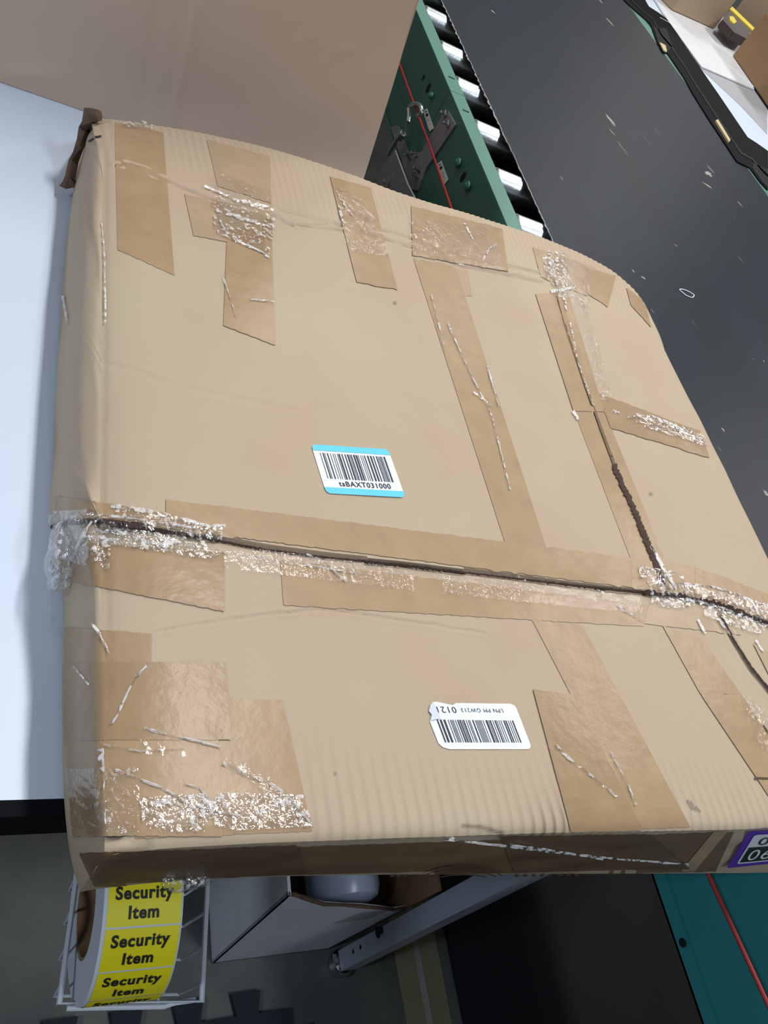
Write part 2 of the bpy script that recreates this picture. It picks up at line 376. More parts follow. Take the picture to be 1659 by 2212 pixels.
# ---- text helper
def text_mesh(s, bold=.0):
    cu = bpy.data.curves.new('t', 'FONT'); cu.body = s; cu.align_x = 'CENTER'; cu.align_y = 'CENTER'; cu.offset = bold; cu.size = 1
    cu.resolution_u = 4; cu.space_character = 1.12
    o = bpy.data.objects.new('t', cu); COL.objects.link(o); bpy.context.view_layer.update()
    me = bpy.data.meshes.new_from_object(o.evaluated_get(bpy.context.evaluated_depsgraph_get()))
    v = np.array([tuple(x.co) for x in me.vertices]); f = [list(p.vertices) for p in me.polygons]
    bpy.data.objects.remove(o); bpy.data.meshes.remove(me)
    v[:, :2] -= (v[:, :2].max(0) + v[:, :2].min(0)) / 2; ext = v[:, :2].max(0) - v[:, :2].min(0)
    return v[:, :2], f, ext
def rollpt(x, a, off): return (x, RC[1] - (RR + off) * math.sin(a), RC[2] + (RR + off) * math.cos(a))
PITCH = math.radians(26.5); A0 = math.radians(65)
for i in range(-7, 5):
    ac = A0 + i * PITCH
    if ac > math.radians(140): continue
    vs, fs = [], []; nA = 10
    for j in range(nA + 1):
        a = ac + (j / nA - .5) * PITCH * .955
        for x in (rxl + .003, rxr - .0015): vs.append(rollpt(x, a, .0004))
    for j in range(nA): fs.append([2 * j, 2 * j + 1, 2 * j + 3, 2 * j + 2])
    lb = mesh('yellow_label', vs, fs, M['yellow'], rl, True)
    for s, off in (('Security', -.18), ('Item', .19)):
        tv, tf, ext = text_mesh(s, .035); sc = .0132
        # x along the roll, y up the roll
        v3 = [rollpt((rxl + rxr) / 2 + p[0] * sc * .92, ac + off * PITCH - p[1] * sc / RR * .95, .0009) for p in tv]
        mesh('printed_word', v3, tf, M['black_text'], lb)

rl.rotation_euler[2] = math.atan2(E1[1], E1[0]) + math.radians(5)
# ------------------------------------------------------------------ conveyor
YC0, YC1 = -.6, 3.2
cv = thing('conveyor', 'green framed belt conveyor with bright rollers and wide black belt', 'conveyor', (1.2, 1.2, 0))
FX0, FX1 = P(1000, 265, .9)[0] * 0 + 1.323 * .55, 1.381 * .55
ys = P(985, 200, .9)[1]
def rail(y0_, y1_, zb, m=None):
    bm = bmesh.new()
    box(bm, FX0, FX1, y0_, y1_, .897, .900); r = frombm('rail_flange', bm, M['green'], cv)
    bm = bmesh.new(); box(bm, FX0, FX0 + .003, y0_, y1_, zb, .897); wb_ = frombm('rail_web', bm, M[m or 'teal'], cv)
    bm = bmesh.new(); box(bm, FX0 - .004, FX0 + .03, y0_, y1_, zb - .003, zb); frombm('rail_lip', bm, M['green'], cv)
    return wb_
web = rail(.52, ys - .0008, .722); web2 = rail(ys + .0008, YC1, .722); web3 = rail(YC0, .5185, .750, 'teal_blue_lit')
bm = bmesh.new(); box(bm, FX0 - .004, FX0 + .0, YC0, .5185, .747, .766); frombm('rail_band', bm, M['teal_blue_lit'], cv)
for yy in (.062, -.018, .17):
    bm = bmesh.new(); lathe(bm, [(.0045, 0), (.0045, .0006)], (FX0 - .0068, yy, .760), 'X', 12); frombm('bolt_hole', bm, M['hole'], cv)
# small dark slots on the flange
for px, py in ((975, 168), (1006, 240)):
    p = P(px, py, .9); bm = bmesh.new(); box(bm, p[0] - .007, p[0] + .007, p[1] - .002, p[1] + .002, .9001, .9005); frombm('slot', bm, M['hole'], cv)
# rollers
def webpt(px, py, x=FX0):
    r = np.array([px - CX, py - CY, F]); t = x / (r @ XA); p = r * t; return np.array([x, p @ YA, CAMZ - p @ DA])
ry = [3.323, 3.045, 2.787, 2.508, 2.229, 1.988]; pitch = .1475
bm = bmesh.new(); rx0, rx1 = 1.389 * .55, 3.19 * .55
lathe(bm, [(.008, -.008), (.008, 0), (.020, 0), (.0225, .0015), (.024, .004), (.024, rx1 - rx0 - .004), (.0225, rx1 - rx0)], (0, 0, 0), 'X', 32)
r0 = frombm('roller', bm, M['zinc'], cv, smooth=True)
rys = [y * .55 for y in ry] + [ry[0] * .55 + pitch * k for k in range(1, 9)] + [ry[-1] * .55 - pitch * k for k in range(1, 10)]
for i, yy in enumerate(rys):
    o = r0 if i == 0 else r0.copy()
    if i: COL.objects.link(o); o.parent = cv; o.matrix_parent_inverse = cv.matrix_world.inverted()
    o.location = (rx0, yy + .018, .8755)
bm = bmesh.new(); box(bm, FX0 + .02, 3.19 * .55, YC0, YC1, .80, .803); box(bm, .80, .803, YC0, YC1, .803, .845); frombm('deck_pan', bm, M['dark'], cv)
# belt
BX0, BX1 = 1.486 * .55, 3.203 * .55
bm = bmesh.new(); n = 700; top = []; 
for i in range(n + 1):
    y = YC0 + (YC1 + 1.5 - YC0) * i / n
    top.append((BX0 + random.uniform(-.0012, .0012), y))
bm = bmesh.new(); prism(bm, [(BX1, YC0)] + [(BX1, YC1 + 1.5)] + top[::-1], .8998, .9035)
bl = frombm('belt', bm, M['belt'], cv)
vs, fs = [], []
for i, (x, y) in enumerate(top):
    jag = random.random() ** 3 * .004
    vs += [(x - .0006 - jag, y, .9037), (x + .0012, y, .9037)]
    if i: fs.append([2 * i - 2, 2 * i - 1, 2 * i + 1, 2 * i])
mesh('frayed_edge', vs, fs, M['belt_edge'], bl)
BZ = .9036
def blob(px, py, lx, ly, ang, m, name, parent, z=BZ, n=14, rag=.5):
    c = P(px, py, z); pts = []
    for k in range(n):
        a = 2 * math.pi * k / n; r_ = 1 + random.uniform(-rag, rag * .4)
        x, y = lx * r_ * math.cos(a), ly * r_ * math.sin(a)
        pts.append((c[0] + x * math.cos(ang) - y * math.sin(ang), c[1] + x * math.sin(ang) + y * math.cos(ang), z))
    pts.append((c[0], c[1], z))
    mesh(name, pts, [[k, (k + 1) % n, n] for k in range(n)], m, parent)
for (px, py, lx, ly, a, k) in [(1318, 258, .012, .05, .15, 1), (1322, 285, .006, .03, .3, 1), (1345, 320, .006, .055, .2, 0), (1318, 48, .01, .05, 0.3, 1), (1297, 2, .01, .03, .2, 1),
        (1395, 300, .004, .05, .1, 0), (1420, 285, .005, .05, .1, 0), (1530, 375, .03, .02, .5, 1), (1535, 365, .012, .03, .2, 0), (1528, 400, .028, .010, -.4, 1), (1598, 440, .006, .02, .2, 1), (1587, 470, .005, .01, .2, 0),
        (1213, 384, .004, .012, .2, 1), (1460, 530, .004, .010, .8, 1), (1368, 585, .006, .008, .3, 1), (1390, 600, .008, .008, .6, 1), (1065, 25, .008, .012, .9, 1), (1240, 185, .004, .02, .2, 0),
        (1410, 672, .002, .012, .4, 1), (1562, 928, .004, .008, .5, 1), (1555, 970, .004, .008, .2, 0), (1650, 780, .003, .005, 0, 1), (1626, 775, .003, .004, 0, 0), (1655, 1065, .008, .012, .2, 1), (1600, 560, .003, .03, .1, 0), (1500, 700, .002, .02, .1, 0)]:
    blob(px, py, lx * .55, ly * .55, a, M['scuff'] if k else M['scuff_soft'], 'scuff_mark', bl)
# ring-shaped film scrap on the belt
c = P(1484, 635, BZ); bm = bmesh.new(); tube(bm, [(c[0] + .017 * math.cos(a) * (1 + .2 * math.sin(3 * a)), c[1] + .009 * math.sin(a), BZ + .0012) for a in np.linspace(0, 2 * math.pi, 22)[:-1]], .0009, 5, True)
tag(frombm('film_scrap', bm, M['paper']), 'small loop of clear film lying on the black belt', 'film scrap')
# right rail
bm = bmesh.new(); box(bm, BX1 + .001, BX1 + .045, YC0, YC1 + 1.5, .80, .9034); frombm('rail_flange', bm, M['green'], cv)
# splice plate, bolts, stickers, hook, cord
sp_pts = [webpt(*q) for q in ((968, 238), (988, 268), (905, 400), (872, 385), (858, 300), (905, 290))]
y_a, y_b = webpt(975, 250)[1], webpt(905, 395)[1]
print('splice', [np.round(p, 3) for p in sp_pts])
def onweb(name, pxl, m, t, parent, x=FX0):
    A = [webpt(px, py, x - .0005) for px, py in pxl]; B = [a - np.array([t, 0, 0]) for a in A]; k = len(A)
    fs = [list(range(k)), list(range(2 * k - 1, k - 1, -1))] + [[i, (i + 1) % k, (i + 1) % k + k, i + k] for i in range(k)]
    return mesh(name, A + B, fs, m, parent)
onweb('splice_plate', [(962, 240), (970, 240), (987, 270), (922, 366), (905, 412), (890, 410), (846, 275), (862, 272), (885, 330), (912, 330), (948, 268)], M['zinc_dull'], .003, cv)
def bolt(px, py, r=.007, l=.012, m='chrome', x=None, name='bolt'):
    p = webpt(px, py, (x or FX0) - .004); bm = bmesh.new()
    lathe(bm, [(r, 0), (r, -.004), (r * .55, -.005), (r * .55, -l), (r * .4, -l - .001)], p, 'X', 6 if m == 'chrome' else 20)
    frombm(name, bm, M[m], cv)
for q in ((964, 246), (970, 268), (900, 333), (906, 365), (903, 380), (887, 338)): bolt(*q)
for q in ((990, 352), (1010, 402)): bolt(*q, r=.0085, l=.005, m='teal', name='rivet')
for q in ((932, 207),): bolt(*q, r=.0065, l=.005, m='teal', name='rivet')
for px, py, r_ in ((1000, 382, .011), (925, 190, .011), (914, 168, .006), (878, 400, .0)):
    if r_:
        p = webpt(px, py, FX0 - .0006); bm = bmesh.new(); lathe(bm, [(r_ * .6, 0), (r_ * .6, -.0004)], p, 'X', 16)
        for v in bm.verts: v.co.z = p[2] + (v.co.z - p[2]) * 1.5
        frombm('bolt_hole', bm, M['hole'], cv)
def sticker(q):
    s = onweb('sticker', q, M['paper'], .0006, cv, FX0 - .0005)
    A = np.array([webpt(px, py, FX0 - .002) for px, py in q])
    def at(u, v): return A[0] * (1 - u) * (1 - v) + A[1] * u * (1 - v) + A[2] * u * v + A[3] * (1 - u) * v
    vs, fs = [], []
    for u0, v0, u1, v1 in ((.25, .2, .75, .32), (.3, .08, .7, .12), (.35, .5, .55, .52), (.35, .7, .5, .72), (.6, .6, .7, .61)):
        b_ = len(vs); vs += [at(u0, v0), at(u1, v0), at(u1, v1), at(u0, v1)]; fs.append([b_, b_ + 1, b_ + 2, b_ + 3])
    mesh('print', vs, fs, M['ink'], s)
sticker([(914, 240), (923, 234), (938, 277), (928, 284)]); sticker([(943, 356), (954, 347), (969, 388), (959, 401)])
# lower support bracket
onweb('bracket', [(822, 372), (856, 325), (884, 400), (905, 440), (850, 440), (818, 420)], M['zinc_dull'], .004, cv, FX0 - .03)
bolt(841, 394, .011, .012, x=FX0 - .03)
# eye hook
ho = thing('eye_hook', 'zinc eye hook guiding the red cord on the green rail', 'hook', webpt(897, 237, FX0 - .02))
cpt = webpt(897, 237, FX0 - .02); bm = bmesh.new(); pts = []
for a in np.linspace(math.radians(-150), math.radians(160), 22): pts.append(cpt + np.array([0, .020 * math.cos(a + 2.2), .020 * math.sin(a + 2.2)]))
pts = [webpt(838, 335, FX0 - .02), webpt(858, 300, FX0 - .02), webpt(872, 283, FX0 - .02), webpt(882, 262, FX0 - .02), webpt(884, 245, FX0 - .02)] + [webpt(897 + 14 * math.cos(a), 237 + 13 * math.sin(a), FX0 - .02) for a in np.linspace(math.radians(190), math.radians(430), 16)]
tube(bm, pts, .0042, 8); frombm('hook_rod', bm, M['zinc'], ho, smooth=True)
bm = bmesh.new(); q = webpt(868, 290, FX0 - .02); tube(bm, [webpt(862, 298, FX0 - .02), webpt(870, 287, FX0 - .02)], .009, 6); frombm('nut', bm, M['zinc'], ho)
# red cord: along the rail, two visible lengths
a, b = webpt(885, 200, FX0 - .02), webpt(975, 450, FX0 - .02); c_, d_ = webpt(1530, 1890, FX0 - .02), webpt(1659, 2170, FX0 - .02)
e_ = webpt(850, 60, FX0 - .02)
bm = bmesh.new(); far = a + (a - b) * 1.5; near = d_ + (d_ - c_) * 1.2
tube(bm, [far, a, webpt(930, 320, FX0 - .02), b, b * .5 + c_ * .5 + np.array([0, 0, -.004]), c_, d_, near], .0022, 8)
tag(frombm('pull_cord', bm, M['red'], smooth=True), 'thin red cord running along the green conveyor rail', 'cord')
# supports
for yy in (2.6, -.3, .62):
    for xx in (FX0 + .05, BX1 - .05):
        bm = bmesh.new(); box(bm, xx, xx + .04, yy, yy + .04, 0, .80); frombm('conveyor_leg', bm, M['teal'], cv)

# ------------------------------------------------------------------ grey big carton at the back left
bc = thing('large_carton', 'large greyish brown carton standing on the white table behind the taped carton', 'box', (0, 1.1, .9))
yF = P(0, 180, .9)[1]; xb = P(766, 444, .9)[0]
r = np.array([905 - CX, 0 - CY, F]); t = yF / (r @ YA); xt, zt = (r * t) @ XA, CAMZ - (r * t) @ DA
sl = (xt - xb) / (zt - .9); ZT = 1.55  # unseen height and depth of the carton enlarged to block light from the left
def grid_face(name, A, B, C, D, nu, nv, m, parent, fn=None):
    A, B, C, D = map(np.array, (A, B, C, D)); vs, fs = [], []
    for j in range(nv + 1):
        for i in range(nu + 1):
            u, v = i / nu, j / nv; p = A * (1 - u) * (1 - v) + B * u * (1 - v) + C * u * v + D * (1 - u) * v
            vs.append(p + (fn(u, v, p) if fn else 0))
    for j in range(nv):
        for i in range(nu): a_ = j * (nu + 1) + i; fs.append([a_, a_ + 1, a_ + nu + 2, a_ + nu + 1])
    return mesh(name, vs, fs, m, parent, True)
def bulge(u, v, p):
    e = 0
    # vertical crease and a few dents
    pxy = PX(p)[0]
    for (x1_, y1_, x2_, y2_, wd, amp) in ((430, 0, 372, 262, 9, .0022), (352, 0, 300, 262, 16, -.0012)):
        dist, side = polydist(np.array([pxy]), [(x1_, y1_), (x2_, y2_)]); e += amp * math.exp(-(dist[0] / wd) ** 2)
    for (x1_, y1_, wx, wy, amp) in ((745, 108, 14, 7, .004), (670, 84, 12, 6, .0025), (60, 160, 60, 10, .002)):
        e += amp * math.exp(-((pxy[0] - x1_) / wx) ** 2 - ((pxy[1] - y1_) / wy) ** 2)
    dist, side = polydist(np.array([pxy]), [(380, 300), (600, 215), (900, 100)]); e += .004 * (1 / (1 + math.exp(-side[0] * dist[0] / 22)) - .5)
    return np.array([0, -e - .006 * math.sin(math.pi * min(max(v, 0), 1)) * math.sin(math.pi * u), 0])
xL = -.55
grid_face('front_panel', (xL, yF, .9005), (xb, yF, .9005), (xb + sl * (ZT - .9), yF, ZT), (xL, yF, ZT), 200, 110, M['kraft_grey'], bc, bulge)
grid_face('side_panel', (xb, yF, .9005), (xb - .03, yF + 1.0, .9005), (xb - .12, yF + 1.0, ZT), (xb + sl * (ZT - .9), yF, ZT), 4, 4, M['kraft_grey'], bc)
grid_face('side_panel', (xL, yF + 1.0, .9005), (xL, yF, .9005), (xL, yF, ZT), (xL, yF + 1.0, ZT), 4, 4, M['kraft_grey'], bc)
grid_face('back_panel', (xb - .03, yF + 1.0, .9005), (xL, yF + 1.0, .9005), (xL, yF + 1.0, ZT), (xb - .12, yF + 1.0, ZT), 4, 4, M['kraft_grey'], bc)
grid_face('top_flap', (xL, yF, ZT), (xb + sl * (ZT - .9), yF, ZT), (xb - .12, yF + 1.0, ZT), (xL, yF + 1.0, ZT), 4, 4, M['kraft_grey'], bc)

# ------------------------------------------------------------------ far packing desk behind the belt
ZD = .90
fd = thing('sorting_desk', 'white sorting desk with thick black rim beyond the belt', 'table', (2.3, 2.6, 0))
wp = [P(*q, ZD) for q in ((1360, -60), (1394, 0), (1402, 14), (1441, 41), (1615, 296), (1659, 326))]
far_pts = [(wp[0][0] + 1.5, wp[0][1]), (wp[-1][0] + 1.5, wp[-1][1] - .6)]
last = wp[-1] + (wp[-1] - wp[-2]) * 4
outl = [tuple(p[:2]) for p in wp] + [tuple(last[:2])] + [(last[0] + 1.3, last[1]), (last[0] + 1.3, wp[0][1])]
bm = bmesh.new(); prism(bm, outl, ZD - .03, ZD); frombm('desk_top', bm, M['white_top'], fd)
bp_ = [P(*q, .907) for q in ((1325, -60), (1349, 0), (1372, 22), (1405, 50), (1421, 94), (1443, 116), (1477, 166), (1499, 205), (1532, 257), (1593, 349), (1620, 362), (1643, 393), (1659, 410))]
inn = [P(*q, .907) for q in ((1360, -60), (1394, 0), (1402, 14), (1424, 28), (1441, 41), (1462, 71), (1490, 113), (1515, 150), (1550, 200), (1615, 296), (1635, 309), (1648, 318), (1659, 326))]
def strip(name, A, B, z0, z1, m, parent):
    bm = bmesh.new(); k = len(A)
    a0 = [bm.verts.new((p[0], p[1], z0)) for p in A]; a1 = [bm.verts.new((p[0], p[1], z1)) for p in A]
    b0 = [bm.verts.new((p[0], p[1], z0)) for p in B]; b1 = [bm.verts.new((p[0], p[1], z1)) for p in B]
    for i in range(k - 1):
        bm.faces.new((a1[i], a1[i + 1], b1[i + 1], b1[i])); bm.faces.new((a0[i], b0[i], b0[i + 1], a0[i + 1]))
        bm.faces.new((a0[i], a0[i + 1], a1[i + 1], a1[i])); bm.faces.new((b0[i], b1[i], b1[i + 1], b0[i + 1]))
    bm.faces.new((a0[0], a1[0], b1[0], b0[0])); bm.faces.new((a0[-1], b0[-1], b1[-1], a1[-1]))
    return frombm(name, bm, m, parent)
strip('black_rim', bp_, inn, .904, .907, M['black_edge'], fd)
strip('rim_groove', [a_ * .72 + b_ * .28 for a_, b_ in zip(bp_, inn)], [a_ * .66 + b_ * .34 for a_, b_ in zip(bp_, inn)], .907, .9085, M['dark'], fd)
# black notches next to the green rail, tan scraps
bm = bmesh.new(); prism(bm, [P(*q, .9085)[:2] for q in ((1412, 58), (1440, 62), (1452, 100), (1440, 114), (1422, 90))], .907, .9085); frombm('rim_notch', bm, M['hole'], fd)
bm = bmesh.new(); prism(bm, [P(*q, .9085)[:2] for q in ((1628, 352), (1659, 366), (1659, 405), (1646, 392), (1625, 362))], .907, .9085); frombm('rim_notch', bm, M['hole'], fd)
bm = bmesh.new(); prism(bm, [P(*q, .910)[:2] for q in ((1424, 92), (1437, 99), (1440, 113), (1433, 110))], .9086, .912)
tag(frombm('cardboard_scrap', bm, M['wood']), 'small tan cardboard scrap caught in the upper notch of the black rim', 'scrap')
bm = bmesh.new(); prism(bm, [P(*q, .910)[:2] for q in ((1545, 261), (1550, 259), (1577, 303), (1574, 308))], .9071, .912)
tag(frombm('wooden_strip', bm, M['wood']), 'narrow pale strip lying along the black rim', 'strip')
for i in range(2):
    yy = (2.2, 3.4)[i]; bm = bmesh.new(); box(bm, 2.3, 2.35, yy, yy + .05, 0, ZD - .03); frombm('desk_leg', bm, M['grey_metal'], fd)
bm = bmesh.new(); box(bm, 3.1, 3.15, 1.6, 1.65, 0, ZD - .03); frombm('desk_leg', bm, M['grey_metal'], fd)
# poly mailer
pm = [P(*q, ZD + .006) for q in ((1400, -25), (1441, 41), (1515, 143), (1630, 193), (1612, 150), (1582, 119), (1612, 88), (1563, 38), (1560, -25))]
bm = bmesh.new(); prism(bm, [p[:2] for p in pm], ZD + .001, ZD + .006)
frombm('tmp', bm, M['poly'], None, bevel=.001).name = 'poly_mailer'
tag(bpy.data.objects['poly_mailer'], 'white plastic mailer spread on the sorting desk beneath the tan boxes', 'mailer')
bm = bmesh.new(); c0 = [P(*q, ZD + .0062) for q in ((1425, 38), (1500, 78), (1632, 190))]; tube(bm, c0, .0015, 6); 
o = frombm('fold', bm, M['poly'], bpy.data.objects['poly_mailer'])
bm = bmesh.new(); prism(bm, [P(*q, ZD + .004)[:2] for q in ((1512, 143), (1640, 200), (1659, 215), (1659, 288), (1600, 225))], ZD + .0003, ZD + .0008)  # the mailer's cast shadow, laid on the desk as a grey patch
tag(frombm('mailer_shadow', bm, M['grey_card']), 'grey patch painted on the sorting desk as the shadow of the white mailer', 'painted shadow')
def carton(name, label, base, zb, h, m, group=None):
    t_ = thing(name, label, 'box', (*np.mean([p[:2] for p in base], 0), zb), group)
    bm = bmesh.new(); prism(bm, [p[:2] for p in base], zb, zb + h); frombm('carton_body', bm, m, t_, bevel=.003)
    e0, e1 = np.array(base[0][:2]), np.array(base[1][:2]); e3, e2 = np.array(base[3][:2]), np.array(base[2][:2])
    m0, m1 = (e0 + e3) / 2, (e1 + e2) / 2; d = (m1 - m0); nrm = np.array([-d[1], d[0]]) / np.linalg.norm(d) * .02
    bm = bmesh.new(); prism(bm, [m0 - nrm, m1 - nrm, m1 + nrm, m0 + nrm], zb + h, zb + h + .0006); frombm('tape_strip', bm, M['tape'], t_)
    return t_
def quad_from(pA, pB, z, depth, side=1):
    a_, b_ = P(*pA, z)[:2], P(*pB, z)[:2]; d = (b_ - a_) / np.linalg.norm(b_ - a_); n_ = np.array([-d[1], d[0]]) * side
    return [a_, b_, b_ + n_ * depth, a_ + n_ * depth]
carton('shipping_box', 'pale tan cardboard box at the far end of the white desk', quad_from((1450, 22), (1543, 64), ZD + .0065, .40), ZD + .0065, .30, M['kraft_side'])
carton('shipping_box', 'tan cardboard box behind the yellow and black packet', quad_from((1583, 28), (1634, 72), ZD + .001, .35), ZD + .001, .30, M['kraft_side'])
carton('shipping_box', 'darker brown cardboard box at the right edge of the frame', quad_from((1582, 120), (1668, 245), ZD + .0065, .40), ZD + .0065, .16, M['kraft_brown'])
yp = thing('tool_packet', 'dark packet with yellow stripe lying between the tan boxes', 'packet', P(1600, 60, ZD + .05))
bm = bmesh.new(); prism(bm, [P(*q, ZD + .06)[:2] for q in ((1560, 42), (1579, 16), (1632, 66), (1616, 86), (1585, 70))], ZD + .032, ZD + .06); frombm('packet_body', bm, M['mud'], yp, bevel=.003)
bm = bmesh.new(); prism(bm, [P(*q, ZD + .062)[:2] for q in ((1576, 20), (1581, 15), (1634, 66), (1629, 70))], ZD + .06, ZD + .064); frombm('yellow_stripe', bm, M['bright_yellow'], yp)
for q in (((1575, 36), (1583, 36), (1591, 48), (1585, 52), (1576, 44)), ((1619, 72), (1626, 70), (1628, 80), (1618, 82))):
    bm = bmesh.new(); prism(bm, [P(*k, ZD + .062)[:2] for k in q], ZD + .06, ZD + .064); frombm('yellow_tab', bm, M['bright_yellow'], yp)

# ------------------------------------------------------------------ THE TAPED CARTON
ZTOP, ZBOT = 1.45 - .83 * .55, .9045
K = .83 * .55
def wk(x, y): return np.array([x * K, y * K, ZTOP])
pz = lambda q: P(*q, ZTOP)
near = [pz(q) for q in ((235, 1838), (400, 1826), (700, 1812), (1000, 1802), (1300, 1794), (1659, 1785))] + [wk(1.55, .262), wk(1.742, .272)]
kinkl = [(222, 1128), (330, 1141), (450, 1163), (560, 1185), (700, 1203), (860, 1218), (1000, 1235), (1240, 1264), (1380, 1279), (1460, 1287), (1540, 1303), (1600, 1325), (1659, 1348)]
kink = [pz(q) for q in kinkl] + [wk(1.746, .66)]
crl = [(226, 352), (280, 350), (350, 385), (480, 438), (600, 455), (700, 490), (900, 533), (1050, 570), (1180, 592), (1290, 640), (1440, 752)]
cre = [pz(q) for q in crl]
farp = [np.array([*P(*q, ZTOP - .012)[:2], ZTOP]) for q in ((200, 238), (250, 252), (300, 262), (450, 290), (600, 325), (750, 373), (900, 430), (1050, 474), (1190, 520), (1300, 570), (1360, 614), (1395, 650))]
NC = 440
Rw = [resample(c_, NC) for c_ in (near, kink, cre, farp)]
n1, n2, n3 = 170, 230, 60
rows = []
for j in range(n1 + 1): t = j / n1; rows.append(Rw[0] * (1 - t) + Rw[1] * t)
for j in range(1, n2 + 1): t = j / n2; rows.append(Rw[1] * (1 - t) + Rw[2] * t)
for j in range(1, n3 + 1): t = j / n3; rows.append(Rw[2] * (1 - t) + Rw[3] * t)
NR = len(rows); V = np.array(rows).reshape(-1, 3); px = PX(V)
u = np.tile(np.linspace(0, 1, NC), NR); rr = np.repeat(np.arange(NR), NC)
dz = .0014 * smoothnoise(V[:, 0], V[:, 1], 7, 1) + .0006 * smoothnoise(V[:, 0], V[:, 1], 25, 2)
# rounding toward the four edges
dn = np.abs(V[:, 1] - np.interp(V[:, 0], Rw[0][:, 0], Rw[0][:, 1])); dz -= .004 * np.exp(-(dn / .004)) 
dl = V[:, 0] - np.repeat([r_[0, 0] for r_ in rows], NC); dz -= .009 * np.exp(-dl / .015)
vf = np.clip((rr - n1 - n2) / n3, 0, 1); dz -= .012 * vf ** 1.5
dr = np.repeat([r_[-1, 0] for r_ in rows], NC) - V[:, 0]; dz -= .003 * np.exp(-dr / .006)
# the step at the buckled line across the carton
d, s = polydist(px, kinkl); 
dz += np.where(s < 0, .0035 * np.exp(-d / 45), -.0015 * np.exp(-d / 30))
seam = [(1190, 600), (1212, 680), (1245, 780), (1290, 915), (1328, 1010), (1355, 1075), (1395, 1170), (1432, 1262)]
d, s = polydist(px, seam); m_ = (px[:, 1] > 590) & (px[:, 1] < 1275)
dz += np.where(m_, np.where(s < 0, -.0022 * np.exp(-d / 26), .0012 * np.exp(-d / 30)), 0)
seam2 = [(1556, 1325), (1585, 1385), (1620, 1445), (1700, 1545)]
def crease(line, w_, amp, jag=0):
    global dz
    l2 = []
    for a_, b_ in zip(line, line[1:]):
        for t in np.linspace(0, 1, 4, endpoint=False): l2.append((a_[0] * (1 - t) + b_[0] * t + random.uniform(-jag, jag), a_[1] * (1 - t) + b_[1] * t + random.uniform(-jag, jag)))
    l2.append(line[-1]); d_, s_ = polydist(px, l2)
    dz += amp * np.exp(-(d_ / w_) ** 2) * -1 + amp * .55 * np.exp(-((d_ - 2.2 * w_) / (w_ * 1.3)) ** 2)
crease([(255, 345), (290, 352), (350, 385), (480, 438), (570, 455), (600, 472), (632, 488)], 3.0, .0016, 2)
crease([(600, 452), (660, 462), (730, 485), (850, 500), (1000, 555), (1100, 580), (1190, 592)], 3.0, .0016, 2)
crease([(640, 485), (740, 490), (820, 512), (900, 540), (1000, 575), (1100, 596), (1170, 610)], 3.0, .0015, 2)
crease([(330, 1368), (430, 1350), (560, 1330), (700, 1318), (900, 1345), (1050, 1370)], 3.0, .0007, 2)
crease([(230, 770), (330, 815), (450, 850), (640, 890)], 5, .0005, 2)
crease([(232, 300), (230, 800), (226, 1100)], 5, .0004, 1)
crease([(236, 1200), (240, 1500), (235, 1790)], 5, .0004, 1)
crease([(1330, 640), (1400, 830), (1470, 1000), (1560, 1200)], 4, .0004, 1)
crease(seam2, 4, .0022)
# crushed flutes: near edge and far edge
ph = u * NC
fl_ = np.sin(u * 2 * math.pi * 78 + 2 * smoothnoise(V[:, 0], V[:, 1], 6, 5))
amp = np.exp(-(dn / .045) ** 2) * (px[:, 0] > 640) * (.6 + .6 * smoothnoise(V[:, 0], V[:, 1], 12, 9))
dz += .00035 * fl_ * np.clip(amp, 0, 1)
ampf = np.exp(-(((1 - vf) * .06) / .05) ** 2) * (vf > 0) * (.7 + .5 * smoothnoise(V[:, 0], V[:, 1], 15, 19))
dz += .0005 * np.sin(u * 2 * math.pi * 92 + 2 * smoothnoise(V[:, 0], V[:, 1], 9, 6)) * np.clip(ampf, 0, 1)
# crumpled near-left corner
cc = np.exp(-((px[:, 0] - 250) / 60) ** 2 - ((px[:, 1] - 1810) / 35) ** 2); dz += cc * .003 * smoothnoise(V[:, 0], V[:, 1], 90, 11)
V[:, 2] += dz
st = np.zeros(len(V))
st += .9 * np.clip(cc * 1.4, 0, 1) * np.clip(smoothnoise(V[:, 0], V[:, 1], 120, 21) * 2.2 - .1, 0, 1)
st += .55 * np.exp(-((px[:, 1] - 1835) / 9) ** 2) * (px[:, 0] < 345) * np.clip(smoothnoise(V[:, 0], V[:, 1], 160, 22) * 2 + .3, 0, 1)
band = np.exp(-(dn / .018) ** 2) * np.exp(-((px[:, 0] - 1200) / 55) ** 2); st += .55 * band * np.clip(np.sin(u * 2 * math.pi * 78) * 1.5 - .2, 0, 1)
st += .14 * np.exp(-(dn / .045) ** 2) * (px[:, 0] > 660) * np.clip(fl_ * 1.2, 0, 1)
st += .13 * np.clip(ampf, 0, 1) * np.clip(np.sin(u * 2 * math.pi * 92) * 1.3, 0, 1)
d, s = polydist(px, [(1000, 1783), (1040, 1786), (1090, 1798)]); st += .6 * np.exp(-(d / 4) ** 2)
for ln, a_ in (([(600, 452), (730, 485), (850, 500), (1000, 555), (1190, 592)], .35), ([(640, 485), (820, 512), (1000, 575), (1170, 610)], .4), ([(255, 345), (350, 385), (480, 438), (570, 455), (632, 488)], .45),
               ([(430, 1350), (560, 1330), (700, 1318), (900, 1345)], .12), ([(1556, 1325), (1585, 1385), (1620, 1445), (1700, 1545)], .95)):
    d, s = polydist(px, ln); st += a_ * np.exp(-(d / 2.5) ** 2) * (.6 + .4 * smoothnoise(V[:, 0], V[:, 1], 80, 33))  # groove shade painted into the colour along the crease lines
